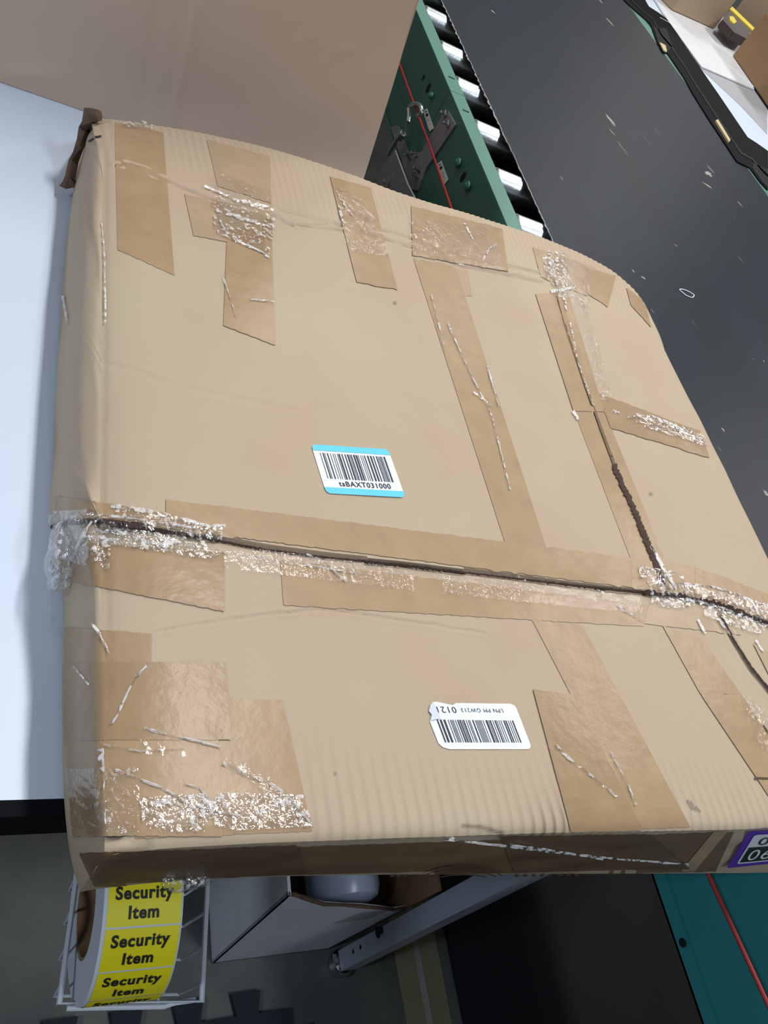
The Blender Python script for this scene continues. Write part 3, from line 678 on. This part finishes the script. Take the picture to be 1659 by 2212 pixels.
for (x_, y_, r_) in ((852, 656, 4), (1405, 1068, 4), (1355, 1618, 4), (560, 600, 3), (724, 1672, 3)):
    st += .7 * np.exp(-((px[:, 0] - x_) ** 2 + (px[:, 1] - y_) ** 2) / r_ ** 2)
faces = []
idx = np.arange(NR * NC).reshape(NR, NC)
q = np.stack([idx[:-1, :-1], idx[:-1, 1:], idx[1:, 1:], idx[1:, :-1]], -1).reshape(-1, 4); faces += q.tolist()
Vall = [V]; stA = [st]; off = len(V)
def skirt(topidx, bot, nr, bulge_n, amp, flip, seed):
    """side wall between an edge of the top and a bottom curve"""
    global off
    T_ = Vall[0][topidx]; k = len(topidx); prev = list(topidx)
    for j in range(1, nr + 1):
        t = j / nr; p = T_ * (1 - t) + bot * t
        if seed == 42:      # the left side rolls over in a soft curve instead of a crisp fold
            wv = np.clip(np.minimum(np.arange(k), k - 1 - np.arange(k)) / 25, 0, 1)[:, None]; th = t * math.pi / 2
            q_ = T_ + (bot - T_) * np.array([math.sin(th), math.sin(th), 1 - math.cos(th)]); p = p * (1 - wv) + q_ * wv
        b_ = math.sin(math.pi * t) * amp; ww = np.clip(np.minimum(np.arange(k), k - 1 - np.arange(k)) / 25, 0, 1); p = p + bulge_n * ((b_ + .0015 * smoothnoise(np.arange(k) * .02, np.full(k, t * 3), 1.7, seed)) * ww)[:, None] * (0 < t < 1 and 1 or 0)
        cur = list(range(off, off + k)); off += k; Vall.append(p); stA.append(np.zeros(k))
        for i in range(k - 1):
            f = [prev[i], prev[i + 1], cur[i + 1], cur[i]]; faces.append(f if flip else f[::-1])
        prev = cur
    return prev
pb = lambda q: P(*q, ZBOT)
botn = resample([pb(q) for q in ((172, 1927), (230, 1918), (400, 1902), (700, 1891), (1200, 1888), (1659, 1885))] + [np.array([.74, .094, ZBOT]), np.array([.800, .100, ZBOT])], NC)
botl = resample([pb(q) for q in ((172, 1927), (150, 1836), (137, 1700), (133, 1500), (136, 1290), (116, 1200), (110, 1130), (116, 950), (122, 850), (140, 560), (163, 390), (178, 300))], NR)
e_n = skirt(idx[0], botn, 10, np.array([0, -1, 0.]), .002, True, 41)
e_l = skirt(idx[:, 0], botl, 24, np.array([-1, 0, .2]), .0005, False, 42)
botr = Vall[0][idx[:, -1]].copy(); botr[:, 2] = ZBOT; botr[0] = botn[-1]
e_r = skirt(idx[:, -1], botr, 3, np.array([1, 0, 0.]), 0, True, 43)
botf = Vall[0][idx[-1]].copy(); botf[:, 2] = ZBOT; botf[:, 1] -= .012; botf[0] = botl[-1]; botf[-1] = botr[-1]
e_f = skirt(idx[-1], botf, 3, np.array([0, 1, 0.]), 0, False, 44)
cidx = off; Vall.append(np.array([[.42, .45, ZBOT]])); stA.append(np.zeros(1))
loop = e_n + e_r[1:] + e_f[::-1][1:] + e_l[::-1][1:]
for a_, b_ in zip(loop, loop[1:]): faces.append([b_, a_, cidx])
Vf = np.vstack(Vall); stf = np.clip(np.concatenate(stA), 0, 1)
tc = thing('taped_carton', 'big flat tan carton covered in tape lying across table and conveyor', 'box', (.42, .45, ZBOT))
body = mesh('carton_body', Vf, faces, M['kraft'], tc, True)
at_ = body.data.attributes.new('stain_and_shade', 'FLOAT', 'POINT'); at_.data.foreach_set('value', stf.astype(np.float32))
body.data.set_sharp_from_angle(angle=math.radians(50))
BV = BVHTree.FromPolygons([Vector(v) for v in Vf], faces)
Rw3 = np.array([XA, YA, UA])
def hit(px_, py_, offs):
    d_ = Rw3 @ np.array([px_ - CX, py_ - CY, F]); d_ = Vector(d_).normalized()
    loc, nrm, i, dist = BV.ray_cast(Vector((0, 0, CAMZ)), d_)
    if loc is None: return None
    if nrm.dot(d_) > 0: nrm = -nrm
    return np.array(loc + nrm * offs)
def drape(x, y, offs):
    loc, nrm, i, dist = BV.ray_cast(Vector((x, y, 1.3)), Vector((0, 0, -1)))
    return np.array([x, y, (loc.z if loc is not None else ZTOP) + offs])
def patch(name, quad, m, offs, jitter=0, cell=13, rag=0, parent=None, side_rag=0, extend=0):
    A = np.array(quad, float); du = max(np.linalg.norm(A[1] - A[0]), np.linalg.norm(A[2] - A[3])); dv = max(np.linalg.norm(A[3] - A[0]), np.linalg.norm(A[2] - A[1]))
    nu, nv = max(2, int(du / cell)), max(2, int(dv / cell)); vs, fs, ok = [], [], []
    for j in range(nv + 1):
        for i in range(nu + 1):
            a_, b_ = i / nu, j / nv
            p = A[0] * (1 - a_) * (1 - b_) + A[1] * a_ * (1 - b_) + A[2] * a_ * b_ + A[3] * (1 - a_) * b_
            if rag and j in (0, nv): p = p + np.array([0, random.uniform(-rag, rag)])
            if side_rag and i in (0, nu): p = p + np.array([random.uniform(-side_rag, side_rag), 0])
            if jitter and 0 < i < nu and 0 < j < nv: p = p + np.array([random.uniform(-.35, .35), random.uniform(-.35, .35)]) * cell
            h_ = hit(p[0], p[1], offs + (random.random() * jitter if jitter else 0))
            if h_ is not None and random.random() < 2: ok.append(True); vs.append(h_)
            else: ok.append(False); vs.append((0, 0, 0))
    for j in range(nv):
        for i in range(nu):
            k = j * (nu + 1) + i; f = [k, k + 1, k + nu + 2, k + nu + 1]
            if jitter:
                uu, vv = (i + .5) / nu, (j + .5) / nv; pc = PX(vs[k])[0] if ok[k] else (0, 0)
                if min(uu, 1 - uu) * nu * .12 + min(vv, 1 - vv) * nv * .12 + float(smoothnoise(pc[0], pc[1], .035, 51)) * .6 < .22: continue
            if all(ok[x] for x in f):
                if jitter: fs += [[f[0], f[1], f[2]], [f[0], f[2], f[3]]]
                else: fs.append(f)
    used = sorted({x for f in fs for x in f}); rm = {x: i for i, x in enumerate(used)}
    if not fs: return None
    return mesh(name, [vs[x] for x in used], [[rm[x] for x in f] for f in fs], m, parent or tc, smooth=not jitter)

tapes = [
    ([(248, 264), (352, 287), (377, 596), (254, 540)], 'tape'),
    ([(447, 303), (583, 338), (585, 440), (470, 402)], 'tape_pale'),
    ([(398, 420), (585, 458), (584, 540), (418, 510)], 'tape_pale'),
    ([(490, 505), (585, 470), (594, 747), (482, 704)], 'tape'),
    ([(712, 382), (800, 406), (858, 627), (770, 611)], 'tape'),
    ([(888, 446), (1084, 495), (1097, 587), (890, 553)], 'tape'),
    ([(985, 580), (1010, 585), (1020, 640), (1002, 640)], 'tape_pale'),
    ([(893, 560), (983, 575), (1180, 1185), (1090, 1172)], 'tape'),
    ([(1150, 535), (1285, 578), (1268, 640), (1168, 600)], 'tape_pale'),
    ([(1262, 575), (1330, 598), (1312, 665), (1255, 625)], 'tape'),
    ([(1352, 622), (1392, 652), (1406, 708), (1362, 660)], 'tape'),
    ([(1156, 636), (1226, 632), (1304, 890), (1238, 890)], 'tape'),
    ([(1238, 885), (1304, 885), (1442, 1225), (1362, 1208)], 'tape'),
    ([(1289, 849), (1512, 932), (1532, 990), (1318, 925)], 'tape2'),
    ([(120, 1072), (362, 1108), (362, 1140), (120, 1125)], 'tape'),
    ([(358, 1080), (1362, 1205), (1362, 1270), (358, 1143)], 'tape'),
    ([(1362, 1205), (1500, 1225), (1500, 1290), (1362, 1270)], 'tape'),
    ([(1500, 1225), (1668, 1287), (1668, 1340), (1500, 1290)], 'tape'),
    ([(150, 1170), (484, 1195), (484, 1322), (145, 1255)], 'tape2'),
    ([(605, 1210), (1400, 1308), (1390, 1354), (612, 1308)], 'tape'),
    ([(1400, 1310), (1560, 1335), (1600, 1372), (1390, 1348)], 'tape_pale'),
    ([(142, 1355), (326, 1370), (326, 1440), (142, 1440)], 'tape'),
    ([(140, 1432), (484, 1432), (498, 1600), (142, 1600)], 'tape2'),
    ([(142, 1595), (470, 1580), (480, 1806), (160, 1806)], 'tape'),
    ([(290, 1507), (610, 1512), (674, 1795), (292, 1812)], 'tape'),
    ([(1148, 1338), (1258, 1352), (1490, 1786), (1382, 1790)], 'tape'),
    ([(1150, 1490), (1240, 1502), (1386, 1792), (1232, 1796)], 'tape2'),
    ([(1430, 1352), (1515, 1380), (1600, 1500), (1512, 1500)], 'tape'),
    ([(1512, 1500), (1600, 1500), (1700, 1650), (1672, 1740)], 'tape'),
    ([(1625, 1390), (1690, 1430), (1690, 1500), (1660, 1460)], 'tape_pale'),
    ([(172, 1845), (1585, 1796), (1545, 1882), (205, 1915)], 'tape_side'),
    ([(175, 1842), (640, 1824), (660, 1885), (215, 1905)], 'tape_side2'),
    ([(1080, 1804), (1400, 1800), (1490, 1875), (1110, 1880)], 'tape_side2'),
    ([(1540, 1795), (1570, 1795), (1500, 1880), (1470, 1880)], 'tape_pale'),
]
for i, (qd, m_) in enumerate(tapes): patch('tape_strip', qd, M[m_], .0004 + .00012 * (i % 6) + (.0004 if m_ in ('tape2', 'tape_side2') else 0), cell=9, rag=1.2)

# exposed corrugated edges along the buckled lines
def ribbon(name, line, w0, w1, m, offs, parent=None, step=4, jag=.8, lift=0):
    """thin draped band; widths in the line's own units at both ends"""
    line = [np.array(a_, float) for a_ in line]; pts = []
    for a_, b_ in zip(line, line[1:]):
        k = max(1, int(np.linalg.norm(b_ - a_) / step))
        for j in range(k): pts.append(a_ + (b_ - a_) * j / k)
    pts.append(line[-1]); vs, fs = [], []; n_ = len(pts)
    for i, p in enumerate(pts):
        d_ = pts[min(i + 1, n_ - 1)] - pts[max(i - 1, 0)]; d_ = d_ / (np.linalg.norm(d_) + 1e-9); nn = np.array([-d_[1], d_[0]])
        w_ = (w0 + (w1 - w0) * i / n_) / 2
        row = [hit(*(p + nn * (w_ + random.uniform(-jag, jag))), offs), hit(*(p + nn * random.uniform(-jag, jag)), offs + lift), hit(*(p - nn * (w_ + random.uniform(-jag, jag))), offs)]
        if any(r_ is None for r_ in row): continue
        vs += row; k = len(vs)
        if k > 3: fs += [[k - 6, k - 5, k - 2, k - 3], [k - 5, k - 4, k - 1, k - 2]]
    if fs: return mesh(name, vs, fs, m, parent or tc)
ribbon('torn_edge', [(112, 1142), (150, 1128)] + kinkl[:7], 11, 7, M['edge'], .0016, lift=.0008)
ribbon('torn_edge', kinkl[6:], 6, 12, M['edge'], .0016, lift=.0008)
ribbon('torn_edge', [(1203, 640), (1225, 720), (1262, 830), (1300, 935), (1326, 1005)], 4, 6, M['seam'], .0014, jag=.3, lift=.0002)
ribbon('torn_edge', [(1324, 1005), (1336, 1035), (1355, 1075), (1375, 1120), (1395, 1170), (1415, 1220), (1432, 1268)], 11, 12, M['edge'], .0016, jag=2.2, lift=.0004)
ribbon('torn_edge', [(1556, 1330), (1585, 1385), (1620, 1440), (1668, 1500)], 5, 5, M['edge'], .0014)
# printed corner marks on the right and ring mark on the near side
ribbon('printed_mark', [(1628, 1682), (1668, 1683)], 5, 5, M['print'], .0012, jag=.2)
ribbon('printed_mark', [(1647, 1568), (1668, 1600)], 4, 4, M['print'], .0012, jag=.2)
for k, (rx_, ry_) in enumerate(((88, 26), (78, 21), (66, 15))):
    ribbon('printed_ring', [(1000 + rx_ * math.cos(a), 1893 + 2 * k + ry_ * math.sin(a)) for a in np.linspace(math.pi * 1.02, math.pi * 1.98, 24)], 2.0, 2.6, M['print'], .0025, jag=.2, step=5)
for x_ in (842, 856, 870, 1110, 1128, 1146, 1164, 1182, 1204, 1222, 1240): ribbon('printed_mark', [(x_, 1884), (x_ + 9, 1883)], 5, 5, M['print'], .0025, jag=.4, step=4)
ribbon('printed_mark', [(193, 307), (204, 300)], 3, 3, M['ink'], .0012, jag=.2, step=4)
ribbon('printed_mark', [(206, 298), (220, 296)], 3, 3, M['ink'], .0012, jag=.2, step=4)
# stray pen strokes
for l_ in ([(1483, 1728), (1494, 1750)], [(1490, 1730), (1502, 1752)], [(1500, 1742), (1512, 1755)]): ribbon('pen_stroke', l_, 1.5, 1.5, M['scuff_soft'], .0012, jag=.2, step=4)

# crumpled clear film
films = [
    ([(455, 435), (592, 478), (588, 560), (450, 500)], 0.00135, 'film', 9), ([(448, 370), (585, 418), (592, 480), (470, 450)], 0.00081, 'film_soft', 8),
    ([(722, 408), (800, 425), (815, 520), (738, 500)], 0.00063, 'film_soft', 8), ([(735, 505), (825, 520), (845, 560), (750, 545)], 0.00063, 'film_soft', 8),
    ([(880, 470), (1075, 500), (1082, 585), (885, 560)], 0.00063, 'film_soft', 9),
    ([(1165, 530), (1215, 548), (1240, 650), (1180, 640)], 0.00117, 'film', 8), ([(1212, 548), (1268, 580), (1275, 690), (1235, 650)], 0.00072, 'film_soft', 9),
    ([(238, 1100), (480, 1145), (470, 1215), (232, 1180)], 0.00144, 'film', 9), ([(112, 1105), (240, 1105), (240, 1235), (118, 1200)], 0.00158, 'film', 9),
    ([(480, 1180), (940, 1240), (940, 1285), (480, 1230)], 0.00054, 'film_soft', 12), ([(940, 1240), (1390, 1290), (1400, 1330), (940, 1285)], 0.00054, 'film_soft', 12),
    ([(1375, 1225), (1470, 1240), (1490, 1320), (1390, 1310)], 0.00135, 'film', 8), ([(1470, 1262), (1668, 1310), (1668, 1385), (1480, 1320)], 0.00126, 'film', 10),
    ([(560, 1100), (580, 1102), (580, 1110), (560, 1108)], 0.00063, 'film_soft', 14), ([(290, 1600), (400, 1610), (400, 1640), (290, 1630)], 0.00063, 'film_soft', 12),
    ([(300, 1725), (470, 1715), (480, 1795), (310, 1800)], 0.00090, 'film', 8), ([(460, 1715), (650, 1720), (672, 1785), (470, 1797)], 0.00090, 'film', 8),
    ([(478, 1640), (560, 1660), (660, 1780), (600, 1740)], 0.00072, 'film_soft', 9), ([(150, 1660), (300, 1660), (300, 1800), (165, 1800)], 0.00072, 'film_soft', 12),
    ([(1350, 890), (1515, 935), (1528, 968), (1355, 915)], 0.00099, 'film', 7), ([(1228, 640), (1256, 640), (1330, 880), (1302, 890)], 0.00063, 'film_soft', 8),
    ([(245, 240), (330, 262), (330, 285), (235, 275)], 0.00158, 'film', 7), ([(1600, 1500), (1668, 1540), (1668, 1640), (1620, 1600)], 0.00054, 'film_soft', 10),
]
for qd, j_, m_, c_ in films: patch('clear_film', qd, M[m_], .0022, jitter=j_, cell=c_)
# raised wrinkles of film: tent-shaped ridges
def ridge(line, w_=4, lift=.0016, m='film'): ribbon('film_wrinkle', line, w_, w_ * .7, M[m], .0020, jag=1.0, step=8, lift=lift)
M['glint'] = film_mat('film_fold_glint', .2, rough=.16, painted_glare=.85, mscale=160, mthr=.44)  # whitened film colour painting glints along the folds
for l_, w_ in (([(205, 1350), (225, 1390), (240, 1415)], 5), ([(320, 1435), (290, 1470), (275, 1500), (255, 1545), (240, 1570)], 6), ([(480, 1650), (530, 1675), (575, 1690), (620, 1720), (650, 1760), (675, 1790)], 7),
               ([(250, 1665), (300, 1685), (350, 1705), (400, 1735), (460, 1755), (520, 1765)], 6), ([(310, 1575), (360, 1590), (430, 1605), (476, 1618)], 6), ([(220, 1620), (225, 1700), (232, 1780)], 5),
               ([(222, 1610), (300, 1625), (395, 1620)], 4), ([(395, 1695), (430, 1705), (455, 1735)], 5), ([(1195, 1610), (1225, 1640), (1262, 1668), (1328, 1722)], 6), ([(1315, 1625), (1355, 1700), (1370, 1740)], 3),
               ([(960, 1806), (1080, 1820), (1200, 1835), (1330, 1850), (1485, 1862)], 5), ([(1100, 1818), (1180, 1828), (1300, 1850)], 3),
               ([(470, 460), (478, 490), (490, 505)], 5), ([(490, 465), (540, 480), (570, 490)], 8), ([(500, 520), (560, 545), (580, 560)], 6), ([(440, 405), (510, 435), (580, 450)], 5),
               ([(230, 700), (228, 560), (220, 480)], 4), ([(725, 415), (745, 450), (760, 470)], 4), ([(730, 450), (740, 480)], 5), ([(1000, 480), (1020, 520)], 4), ([(1040, 565), (1055, 540), (1070, 530)], 4),
               ([(1185, 545), (1190, 600)], 8), ([(1200, 545), (1206, 590)], 6), ([(1188, 632), (1215, 628), (1240, 620)], 7), ([(1215, 640), (1222, 675)], 5), ([(1230, 700), (1245, 780), (1280, 880)], 3),
               ([(1395, 900), (1440, 915), (1510, 955)], 8), ([(1320, 890), (1335, 895)], 6), ([(1236, 890), (1247, 908)], 6), ([(1405, 1180), (1430, 1230), (1458, 1275)], 8), ([(1460, 1262), (1540, 1270), (1600, 1290), (1659, 1312)], 6),
               ([(1480, 1290), (1560, 1310), (1659, 1350)], 6), ([(1550, 1340), (1575, 1375)], 5), ([(1630, 1385), (1645, 1410)], 5), ([(1505, 1340), (1520, 1370)], 5),
               ([(240, 1095), (330, 1110), (450, 1140), (485, 1140)], 10), ([(210, 1115), (330, 1130), (460, 1152)], 5), ([(215, 1145), (300, 1165), (390, 1195)], 9), ([(190, 1165), (280, 1172)], 6), ([(250, 1178), (360, 1192)], 4), ([(340, 1165), (430, 1185)], 6),
               ([(160, 1210), (180, 1165), (200, 1130)], 7), ([(140, 1140), (160, 1180), (150, 1250)], 5), ([(480, 1195), (600, 1215), (800, 1245)], 3), ([(660, 1200), (700, 1220), (745, 1258)], 4), ([(1115, 1240), (1135, 1260)], 5), ([(1330, 1310), (1390, 1345)], 3),
               ([(165, 1440), (200, 1480)], 5), ([(480, 600), (510, 690)], 2), ([(540, 650), (590, 655)], 3), ([(140, 640), (150, 700)], 5), ([(1050, 790), (1075, 880)], 2.5), ([(930, 640), (960, 760)], 2), ([(1020, 850), (1060, 880)], 2.5), ([(965, 700), (1010, 800), (1060, 900), (1100, 1060)], 3)):
    ridge(l_, w_, .0009, 'glint')
# hanging clumps of film
def clump(cx_, cy_, z, sx, sy, sz, m, name, seed, parent=tc):
    bm = bmesh.new(); bmesh.ops.create_icosphere(bm, subdivisions=4, radius=1); c = P(cx_, cy_, z); r_ = random.Random(seed)
    dirs = [Vector((r_.uniform(-1, 1), r_.uniform(-1, 1), r_.uniform(-1, 1))) * 3.5 for _ in range(9)]
    for v in bm.verts:
        k = 1 + sum(abs(math.sin(v.co.dot(d))) for d in dirs) / 9 * .9 - .5
        v.co = Vector((c[0] + v.co.x * sx * k, c[1] + v.co.y * sy * k, c[2] + v.co.z * sz * k))
    return frombm(name, bm, m, parent)
clump(133, 1200, .938, .009, .026, .022, M['film'], 'film_clump', 1)
clump(402, 1893, .918, .016, .008, .008, M['film'], 'film_clump', 2)
# crushed far-left corner with exposed dark flutes
bm = bmesh.new()
tube(bm, [P(*q, z) for q, z in (((215, 250), .985), ((195, 248), .978), ((182, 280), .96), ((172, 315), .945), ((160, 350), .93), ((150, 385), .92), ((150, 402), .913))], [.005, .008, .005, .0045, .0045, .005, .009], 10)
for v in bm.verts: v.co += Vector((random.uniform(-1, 1), random.uniform(-1, 1), random.uniform(-1, 1))) * .0012
frombm('crushed_corner', bm, M['crush'], tc, smooth=True)['label'] = 'dark torn corner'

# ------------------------------------------------------------------ stickers on the carton
def rounded(ru, rv, n=6, aspect=1):
    pts = []
    for cx_, cy_, a0 in ((1 - ru, rv, -90), (1 - ru, 1 - rv, 0), (ru, 1 - rv, 90), (ru, rv, 180)):
        for k in range(n + 1):
            a = math.radians(a0 + 90 * k / n); pts.append((cx_ + ru * math.cos(a), cy_ + rv * math.sin(a)))
    return pts
class Decal:
    def __init__(s, quad, lab, name, cat_label):
        s.C = [hit(*q_, 0) for q_ in quad]; n_ = np.cross(s.C[1] - s.C[0], s.C[3] - s.C[0]); n_ /= np.linalg.norm(n_)
        dv = np.array([0, 0, CAMZ]) - s.C[0]; s.n = n_ if n_ @ dv > 0 else -n_
        s.root = None; s.name = name; s.lift = None
    def at(s, u, v, o):
        c = s.C; p = c[0] * (1 - u) * (1 - v) + c[1] * u * (1 - v) + c[2] * u * v + c[3] * (1 - u) * v
        if abs(s.n[2]) > .7 and s.lift is None:
            s.lift = 0; s.lift = max(0, max(drape(*s.at(i / 8, j / 8, 0)[:2], 0)[2] - s.at(i / 8, j / 8, 0)[2] for i in range(9) for j in range(9))) - .0008
        if abs(s.n[2]) > .7: return p + s.n * (o + s.lift)
        return p + s.n * o
    def poly(s, name, pts, m, o):
        A = [s.at(u, v, o) for u, v in pts]; c = s.at(np.mean([p[0] for p in pts]), np.mean([p[1] for p in pts]), o); k = len(A)
        ob = mesh(name, A + [c], [[i, (i + 1) % k, k] for i in range(k)], m, s.root)
        return ob
    def text(s, name, txt, u, v, hu, hv, m, o, flip=False, bold=.02):
        tv, tf, ext = text_mesh(txt, bold); sg = -1 if flip else 1
        A = [s.at(u + sg * p[0] / ext[0] * hu, v - sg * p[1] / ext[1] * hv, o) for p in tv]; mesh(name, A, tf, m, s.root)
    def bars(s, name, u0, u1, v0, v1, m, o, n, seed):
        r_ = random.Random(seed); vs, fs = [], []; x = 0; seq = []
        while x < n: w_ = r_.choice((1, 1, 1, 2, 2, 3)); seq.append((x, w_)); x += w_ + r_.choice((1, 1, 2, 2, 3))
        T_ = x
        for x_, w_ in seq:
            a_, b_ = u0 + (u1 - u0) * x_ / T_, u0 + (u1 - u0) * (x_ + w_ * .9) / T_; k = len(vs)
            vs += [s.at(a_, v0, o), s.at(b_, v0, o), s.at(b_, v1, o), s.at(a_, v1, o)]; fs.append([k, k + 1, k + 2, k + 3])
        mesh(name, vs, fs, m, s.root)
B0 = .0013
d1 = Decal([(671, 961), (838, 972), (875, 1076), (704, 1067)], '', 'barcode_sticker', '')
d1.root = thing('barcode_sticker', 'white sticker with two cyan bands and barcode reading tsBAXT031000', 'sticker', d1.C[0])
d1.poly('sticker_paper', rounded(.055, .09), M['paper'], B0)
d1.poly('cyan_band', [p for p in rounded(.055, .09) if p[1] <= .091] [0:0] or [(0, .125)] + [(.003, .06), (.02, .02), (.055, 0), (.945, 0), (.98, .02), (.997, .06), (1, .125)], M['cyan'], B0 + .0003)
d1.poly('cyan_band', [(0, .875), (1, .875), (.997, .94), (.98, .98), (.945, 1), (.055, 1), (.02, .98), (.003, .94)], M['cyan'], B0 + .0003)
d1.bars('barcode', .075, .93, .17, .70, M['ink'], B0 + .0003, 105, 3)
d1.text('printed_code', 'tsBAXT031000', .52, .79, .66, .105, M['ink'], B0 + .0003, bold=.02)
d2 = Decal([(928, 1517), (1111, 1521), (1149, 1619), (951, 1619)], '', 'barcode_sticker', '')
d2.C[0] = hit(913, 1517, 0)
d2.root = thing('barcode_sticker', 'white upside down sticker with creased corner and barcode reading LPN PM GW213', 'sticker', d2.C[0])
d2.poly('sticker_paper', [(.10, 0), (.14, -.01), (.30, .06), (.34, .01), (.95, 0), (.99, .04), (1, .1), (1, .9), (.985, .97), (.95, 1), (.09, 1), (.03, .96), (0, .88), (-.005, .41), (.035, .28), (.02, .20), (.06, .07)], M['paper'], B0)
d2.poly('folded_corner', [(.10, .0), (.115, .36), (.0, .41), (.035, .28), (.02, .20), (.06, .07)], M['liner'], B0 + .0008)
d2.bars('barcode', .07, .92, .38, .86, M['ink'], B0 + .0003, 110, 5)
d2.text('printed_code', '0121', .215, .165, .20, .135, M['ink'], B0 + .0003, flip=True, bold=.0)
d2.text('printed_code', 'LPN PM GW213', .60, .165, .46, .085, M['ink'], B0 + .0003, flip=True, bold=-.005)
d3 = Decal([(1613, 1788), (1655, 1786), (1655, 1870), (1566, 1868)], '', '', '')
rt = d3.C[0]; ax = np.array([1., 0, 0]); lo = d3.C[3]
Wd = .13
d3.C = [rt, rt + ax * Wd + np.array([0, -.002, 0]), lo + (rt - lo) * 0 + ax * Wd, lo]; d3.n = np.cross(d3.C[3] - d3.C[0], ax); d3.n /= np.linalg.norm(d3.n)
if d3.n @ (np.array([0, 0, CAMZ]) - rt) < 0: d3.n = -d3.n
d3.root = thing('purple_sticker', 'purple bordered sticker with upside down numbers on the near side of the carton', 'sticker', rt)
print('purple', d3.C, d3.n)
d3.poly('sticker_paper', rounded(.02, .03), M['purple'], .0030)
d3.poly('white_panel', [(a * .90 + .05 + .02, b * .80 + .09) for a, b in rounded(.04, .06)], M['paper'], .0034)
d3.poly('black_panel', [(.09, .42), (.93, .42), (.93, .84), (.09, .84)], M['black_text'], .0038)
d3.text('printed_code', '490490', .52, .27, .74, .20, M['ink'], .0038, flip=True, bold=.0)
d3.text('printed_code', '430490', .50, .63, .74, .30, M['paper'], .0042, flip=True, bold=.0)
